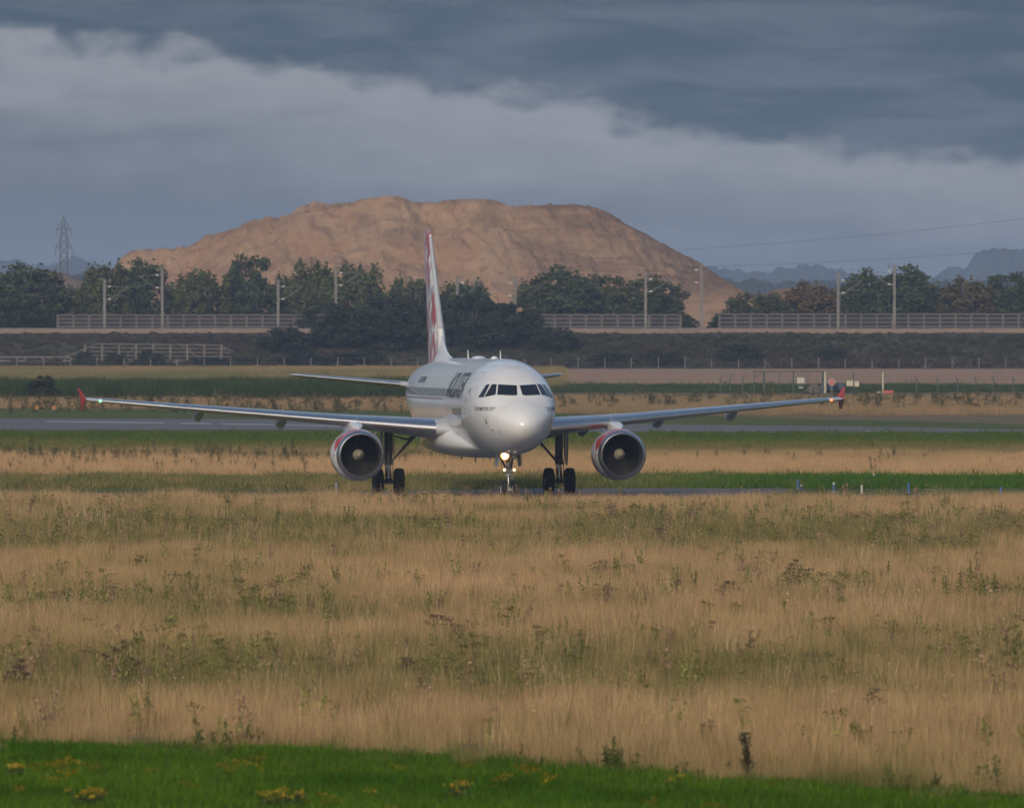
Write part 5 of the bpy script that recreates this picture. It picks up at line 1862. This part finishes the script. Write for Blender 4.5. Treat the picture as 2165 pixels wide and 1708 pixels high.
# fin
vb = MB()
rings = []
for z, yle, yte, tc in ((5.55, 25.35, 31.3, 0.10), (6.1, 25.85, 31.35, 0.10), (8.0, 27.5, 31.85, 0.10), (10.0, 29.25, 32.4, 0.10), (11.5, 30.55, 32.8, 0.10), (11.72, 30.95, 32.85, 0.06)):
    c = yte - yle
    rings.append([(s * t * tc * c, yle + a * c, z) for a, s, t in AF])
vb.loft(rings)
fin = part(vb, 'fin', M['fin'])
prof = [q for q in AF if q[0] < 0.075]
for (za, zb_, mt) in ((6.3, 7.3, 'paint'), (7.32, 11.45, 'metal')):
    lb = MB()
    rings = []
    for z in np.linspace(za, zb_, 4):
        yle = float(np.interp(z, [5.55, 6.1, 8.0, 10.0, 11.5], [25.35, 25.85, 27.5, 29.25, 30.55]))
        yte = float(np.interp(z, [5.55, 6.1, 8.0, 10.0, 11.5], [31.3, 31.35, 31.85, 32.4, 32.8]))
        c = yte - yle
        f = lambda q, g: (q[1] * (q[2] * 0.10 * c + (g if q[0] > 0.002 else 0)), yle + q[0] * c - g * max(0, 1 - q[0] / 0.02), z)
        rings.append([f(q, 0.012) for q in prof] + [f(q, -0.02) for q in reversed(prof)])
    lb.loft(rings)
    lb.build('leading_edge', M[mt] if mt == 'paint' else M['paint_grey'], fin)
db = MB()
rings = []
for y, h_, w_ in ((22.9, 0.02, 0.03), (23.8, 0.14, 0.09), (24.8, 0.34, 0.15), (25.6, 0.62, 0.21), (26.3, 1.05, 0.24), (26.8, 1.3, 0.22)):
    zt = ZC + fus(y)[1]
    rings.append([(w_ * 1.9, y, zt - 0.12), (w_ * 0.9, y, zt + h_ * 0.35), (w_ * 0.25, y, zt + h_ * 0.9), (0, y, zt + h_), (-w_ * 0.25, y, zt + h_ * 0.9), (-w_ * 0.9, y, zt + h_ * 0.35), (-w_ * 1.9, y, zt - 0.12), (0, y, zt - 0.3)])
db.loft(rings)
db.build('dorsal_fillet', M['paint'], fin)

# aerials on the crown
def blade_aerial(st, h, c):
    zt = ZC + fus(st)[1] - 0.03
    mb = MB()
    mb.loft([[(0.018, st, zt), (0.018, st + c, zt), (-0.018, st + c, zt), (-0.018, st, zt)], [(0.008, st + c * 0.55, zt + h), (0.008, st + c * 0.95, zt + h), (-0.008, st + c * 0.95, zt + h), (-0.008, st + c * 0.55, zt + h)]])
    part(mb, 'blade_aerial', M['paint'], smooth=False)
blade_aerial(7.5, 0.38, 0.3)
blade_aerial(17.9, 0.40, 0.3)
for st, w_, l_ in ((14.6, 0.30, 1.4), (9.6, 0.16, 0.5)):
    zt = ZC + fus(st)[1]
    mb = MB()
    rings = [[(w_ * k * math.cos(q), st + l_ * (t - 0.5), zt - 0.03 + 0.13 * k * max(0, math.sin(q)) - (0.05 if math.sin(q) < 0 else 0)) for q in np.linspace(0, 2 * math.pi, 14, endpoint=False)] for t, k in ((0, 0.15), (0.1, 0.7), (0.3, 1), (0.7, 1), (0.9, 0.7), (1, 0.15))]
    mb.loft(rings)
    part(mb, 'radome_bump', M['paint'])
for st, x, h in ((11.4, -0.55, 0.22), (12.2, 0.2, 0.14), (13.3, -0.9, 0.12), (14.1, 0.7, 0.12)):
    part(MB().loft([[(x + 0.02, st, 1.72), (x + 0.02, st + 0.25, 1.72), (x - 0.02, st + 0.25, 1.72), (x - 0.02, st, 1.72)], [(x + 0.01, st + 0.12, 1.68 - h), (x + 0.01, st + 0.25, 1.68 - h), (x - 0.01, st + 0.25, 1.68 - h), (x - 0.01, st + 0.12, 1.68 - h)]]), 'belly_aerial', M['gear'], smooth=False)
for side in (-1, 1):
    p = side_pt(1.5, 3.0, side, 0)
    part(MB().tube(p, p + Vector((side * 0.12, -0.02, -0.01)), 0.015, n=6).tube(p + Vector((side * 0.12, -0.02, -0.01)), p + Vector((side * 0.12, -0.16, -0.01)), 0.012, n=6), 'pitot_probe', M['line_dark'])
    wp = MB()
    a = skin_from_sight(cx(1190), cy(700), 0.03)
    b = skin_from_sight(cx(1080), cy(694), 0.03)
    sx = 1 if side < 0 else -1
    wp.tube((a.x * sx, a.y, a.z), (b.x * sx, b.y, b.z), 0.014, n=6)
    part(wp, 'wiper', M['line_dark'])

# engines
EX, EZ, EY = 5.75, 1.82, 10.25
outer = [(0.0, 0.925), (0.02, 0.965), (0.06, 0.995), (0.14, 1.03), (0.24, 1.06)]
cowl = [(0.24, 1.06), (0.5, 1.105), (0.9, 1.132), (1.4, 1.14), (1.9, 1.12), (2.4, 1.06), (2.9, 0.965), (3.2, 0.89), (3.18, 0.86), (2.6, 0.84)]
inner = [(0.0, 0.925), (0.03, 0.895), (0.10, 0.870), (0.20, 0.858)]
duct = [(0.20, 0.858), (0.45, 0.862), (0.85, 0.875), (1.0, 0.875)]
for side in (-1, 1):
    cw = MB().lathe(cowl, n=64)
    e = cw.build('engine_cowl', M['nacelle'], air)
    e.location = (side * EX, EY - SG, EZ)
    lp = MB()
    lp.lathe(list(reversed(inner)) + outer[1:], n=64)
    lp.build('inlet_lip', M['lip'], e)
    MB().lathe(duct, n=64).build('inlet_duct', M['duct'], e)
    MB().lathe([(0.985, 0.001), (0.99, 0.876)], n=48).build('fan_backplate', M['fan'], e)
    MB().lathe([(0.42, 0.001), (0.44, 0.03), (0.62, 0.12), (0.80, 0.21), (0.92, 0.255), (0.97, 0.27)], n=32).build('spinner', M['spinner'], e)
    fm = MB()
    for k in range(36):
        t0 = 2 * math.pi * k / 36
        vs = []
        for (q, yb, yf, tw) in ((0.25, 0.95, 0.82, 0.06), (0.5, 0.96, 0.80, 0.085), (0.7, 0.97, 0.80, 0.10), (0.868, 0.975, 0.82, 0.115)):
            for y_, dt in ((yf, -tw / 2 / max(q, .3) * 0.55), (yb, tw / 2 / max(q, .3) * 0.55)):
                vs.append((q * math.cos(t0 + dt), y_, q * math.sin(t0 + dt)))
        fm.add(vs, [(0, 1, 3, 2), (2, 3, 5, 4), (4, 5, 7, 6)])
    fm.build('fan_blades', M['blade'], e)['kind'] = 'stuff'
    MB().lathe([(2.55, 0.62), (3.2, 0.60), (3.9, 0.50), (4.35, 0.43), (4.3, 0.40), (4.0, 0.40)], n=40).build('core_cowl', M['gear'], e)
    MB().lathe([(3.9, 0.30), (4.4, 0.24), (4.9, 0.10), (5.1, 0.001)], n=28).build('exhaust_cone', M['gear'], e)
    ck = MB()
    s_in = -side
    an = R(52)
    bx, bz = s_in * 1.06 * math.cos(an), 1.06 * math.sin(an)
    ck.add([(bx, 0.7, bz), (bx, 1.5, bz + 0.02), (bx + s_in * 0.22, 1.45, bz + 0.17), (bx + s_in * 0.12, 0.95, bz + 0.10),
            (bx, 0.7, bz - 0.02), (bx, 1.5, bz), (bx + s_in * 0.22, 1.45, bz + 0.15), (bx + s_in * 0.12, 0.95, bz + 0.08)],
           [(0, 1, 2, 3), (7, 6, 5, 4), (0, 4, 5, 1), (1, 5, 6, 2), (2, 6, 7, 3), (3, 7, 4, 0)])
    ck.build('chine', M['paint'], e, smooth=False)
    # pylon
    pb = MB()
    zl = wsec(EX)[2]
    rings = []
    for (y, z0, z1, w_) in ((0.85, 1.08, 1.16, 0.05), (1.3, 1.06, 1.30, 0.22), (1.8, 1.0, 1.40, 0.28), (2.5, 0.9, 1.44, 0.29), (3.3, 0.62, 1.38, 0.28), (4.2, 0.45, 1.28, 0.23), (5.2, 0.72, 1.20, 0.14), (6.0, 1.0, 1.15, 0.05)):
        rings.append([(side * EX + w_ * a, EY + y, EZ + zz) for a, zz in ((-1, z0), (1, z0), (1, z0 + (z1 - z0) * 0.75), (0.6, z1), (-0.6, z1), (-1, z0 + (z1 - z0) * 0.75))])
    pb.loft(rings)
    part(pb, 'pylon', M['paint'])

# landing gear
def tyre_mesh(Rt, wt, rim):
    h = wt / 2
    return MB().lathe([(-h * 0.72, rim), (-h * 0.96, rim + 0.04), (-h, (Rt + rim) / 2), (-h * 0.93, Rt * 0.90), (-h * 0.72, Rt * 0.975), (-h * 0.35, Rt * 0.998), (0, Rt), (h * 0.35, Rt * 0.998), (h * 0.72, Rt * 0.975), (h * 0.93, Rt * 0.90), (h, (Rt + rim) / 2), (h * 0.96, rim + 0.04), (h * 0.72, rim)], axis='X', n=36).mesh('tyre', M['rubber'])
def rim_mesh(rim, wt, mat):
    h = wt / 2
    return MB().lathe([(-h * 0.74, rim + 0.005), (-h * 0.70, rim - 0.03), (-h * 0.45, rim * 0.55), (-h * 0.55, rim * 0.3), (-h * 0.6, 0.001), (h * 0.6, 0.001), (h * 0.55, rim * 0.3), (h * 0.45, rim * 0.55), (h * 0.70, rim - 0.03), (h * 0.74, rim + 0.005)], axis='X', n=28).mesh('wheel_rim', mat)
mt, mr = tyre_mesh(0.585, 0.42, 0.27), rim_mesh(0.27, 0.42, M['gearlight'])
nt_, nr = tyre_mesh(0.385, 0.225, 0.195), rim_mesh(0.195, 0.225, M['hubpaint'])
for side in (-1, 1):
    gxm = side * 3.795
    leg = MB()
    leg.tube((gxm - side * 0.02, SG - 0.1, 3.2), (gxm, SG, 1.45), 0.17, 0.165, 16)
    leg.tube((gxm, SG, 1.45), (gxm, SG, 1.32), 0.19, 0.19, 16)
    leg.tube((gxm, SG, 0.72), (gxm, SG, 0.48), 0.16, 0.13, 14)
    leg.tube((gxm - 0.30, SG, 0.585), (gxm + 0.30, SG, 0.585), 0.085, n=12)
    g = part(leg, 'main_gear_leg', M['gear'])
    MB().tube((gxm, SG, 1.34), (gxm, SG, 0.66), 0.115, n=16).build('oleo', M['chrome'], g)
    MB().tube((gxm, SG + 0.22, 1.40), (gxm, SG + 0.40, 1.05), 0.035, n=8).tube((gxm, SG + 0.40, 1.05), (gxm, SG + 0.15, 0.70), 0.035, n=8).build('torque_link', M['gear'], g)
    MB().tube((gxm - side * 0.14, SG - 0.05, 1.48), (gxm - side * 0.98, SG - 0.10, 2.42), 0.055, 0.06, 10).tube((gxm - side * 0.90, SG - 0.1, 2.33), (gxm - side * 1.45, SG - 0.12, 2.95), 0.075, 0.085, 10).build('side_stay', M['gear'], g)
    MB().tube((gxm - side * 0.12, SG - 0.02, 2.62), (gxm - side * 0.98, SG - 0.1, 2.38), 0.035, n=8).tube((gxm - side * 0.80, SG - 0.08, 2.44), (gxm - side * 1.35, SG - 0.08, 2.74), 0.025, n=6).build('lock_stay', M['gear'], g)
    for dx in (-0.13, -0.20):
        pass
    MB().poly_tube([(gxm + side * 0.19, SG - 0.18, 2.9), (gxm + side * 0.20, SG - 0.2, 1.7), (gxm + side * 0.16, SG - 0.2, 1.2), (gxm + side * 0.17, SG - 0.16, 0.75)], 0.02, 6).poly_tube([(gxm - side * 0.19, SG - 0.15, 2.5), (gxm - side * 0.20, SG - 0.2, 1.5), (gxm - side * 0.14, SG - 0.2, 0.9)], 0.016, 6).build('hydraulic_line', M['gear'], g)
    dm = MB()
    o1 = [(SG - 0.42, 3.0), (SG + 0.42, 3.05), (SG + 0.38, 1.9), (SG + 0.22, 1.35), (SG - 0.20, 1.28), (SG - 0.36, 1.75)]
    dm.loft([[(gxm + side * 0.30, y, z) for y, z in o1], [(gxm + side * 0.345, y, z) for y, z in o1]])
    dm.build('gear_door', M['gearlight'], g, smooth=False)
    for k in (-0.4635, 0.4635):
        inst('tyre', mt, g, (gxm + k, SG, 0.585))
        inst('wheel_rim', mr, g, (gxm + k, SG, 0.585))

ns = 5.07
leg = MB()
leg.tube((0, ns + 0.25, 2.2), (0, ns + 0.06, 1.05), 0.105, 0.10, 14)
leg.tube((0, ns + 0.06, 1.08), (0, ns + 0.05, 0.98), 0.135, 0.135, 14)
leg.tube((0, ns + 0.04, 0.62), (0, ns, 0.32), 0.09, 0.075, 12)
leg.tube((-0.22, ns, 0.385), (0.22, ns, 0.385), 0.05, n=10)
g = part(leg, 'nose_gear_leg', M['gearlight'])
MB().tube((0, ns + 0.06, 1.0), (0, ns + 0.02, 0.55), 0.068, n=14).build('oleo', M['chrome'], g)
MB().tube((0, ns - 0.05, 1.02), (0.0, ns - 0.24, 0.80), 0.03, n=8).tube((0, ns - 0.24, 0.80), (0, ns - 0.03, 0.50), 0.03, n=8).build('torque_link', M['gear'], g)
MB().tube((0.10, ns, 1.25), (0.32, ns + 0.9, 1.95), 0.045, n=8).tube((-0.10, ns, 1.25), (-0.32, ns + 0.9, 1.95), 0.045, n=8).build('drag_brace', M['gear'], g)
MB().box((0.0, ns - 0.02, 1.12), (0.34, 0.12, 0.10)).box((0.13, ns - 0.08, 0.92), (0.15, 0.12, 0.13)).box((-0.06, ns - 0.1, 1.34), (0.10, 0.1, 0.17)).build('steering_unit', M['gear'], g, smooth=False)
for k in (-0.25, 0.25):
    inst('tyre', nt_, g, (k, ns, 0.385))
    inst('wheel_rim', nr, g, (k, ns, 0.385))
for s in (-1, 1):
    o1 = [(ns - 0.55, 1.95), (ns + 0.75, 1.92), (ns + 0.62, 1.38), (ns - 0.42, 1.42)]
    dm = MB()
    dm.loft([[(s * 0.44 + s * (1.95 - z) * 0.10, y, z) for y, z in o1], [(s * 0.47 + s * (1.95 - z) * 0.10, y, z) for y, z in o1]])
    dm.build('gear_door', M['gearlight'], g, smooth=False)
def lamp(x, z, r_, mat, y=ns - 0.16):
    MB().lathe([(0.10, 0.03), (0.07, r_ * 0.8), (0.0, r_ * 1.08), (-0.012, r_ * 1.05), (0.0, r_)], (x, y, z), 'Y', 20).build('lamp_housing', M['gearlight'], g)
    MB().lathe([(-0.022, 0.001), (-0.014, r_ * 0.6), (-0.002, r_)], (x, y, z), 'Y', 20).build('lamp_lens', mat, g)
lamp(-0.205, 1.86, 0.125, M['lamp'], ns - 0.30)
MB().lathe([(-0.008, 0.125), (0.004, 0.16), (0.03, 0.19)], (-0.205, ns - 0.30, 1.86), 'Y', 24).build('reflector_and_halo', M['lamp_halo'], g)  # added glowing ring that imitates the orange halo round the lamp
lamp(0.21, 1.80, 0.10, M['reflector'], ns - 0.24)
lamp(-0.205, 1.25, 0.055, M['lamp_small'])
lamp(0.215, 1.25, 0.055, M['lamp_small'])
lamp(-0.03, 2.03, 0.026, M['lamp_small'], ns - 0.50)
lamp(0.22, 2.02, 0.030, M['lamp_small'], ns - 0.50)
MB().tube((-0.205, ns - 0.1, 1.25), (0.215, ns - 0.1, 1.25), 0.025, n=8).tube((-0.2, ns - 0.2, 1.86), (0.21, ns - 0.2, 1.80), 0.03, n=8).build('lamp_bar', M['gearlight'], g)

# ------------------------------------------------------------------ air: thin haze through which the far things fade
hz = MB().box((0, 5950, 33.0), (5900, 12200, 68.5))
ho = hz.build('haze', [], smooth=False)
hm_ = bpy.data.materials.new('haze_air')
hm_.use_nodes = True
nt = hm_.node_tree
nt.nodes.clear()
out = N(nt, 'ShaderNodeOutputMaterial')
pv = N(nt, 'ShaderNodeVolumePrincipled')
pv.inputs['Color'].default_value = (0.56, 0.72, 1.0, 1)
pv.inputs['Density'].default_value = 0.000105
pv.inputs['Anisotropy'].default_value = 0.0
pv.inputs['Density Attribute'].default_value = ''
pv.inputs['Color Attribute'].default_value = ''
pv.inputs['Temperature Attribute'].default_value = ''
L(nt, pv.outputs[0], out.inputs['Volume'])
ho.data.materials.append(hm_)
tag(ho, 'thin blue-grey haze over the airfield', kind='stuff')

scene.cycles.use_denoising = True
scene.cycles.max_bounces = 6
scene.cycles.diffuse_bounces = 2
scene.cycles.use_adaptive_sampling = True
scene.cycles.adaptive_threshold = 0.03
scene.cycles.glossy_bounces = 3
scene.cycles.volume_bounces = 0
scene.cycles.transparent_max_bounces = 4
scene.cycles.sample_clamp_indirect = 5.0
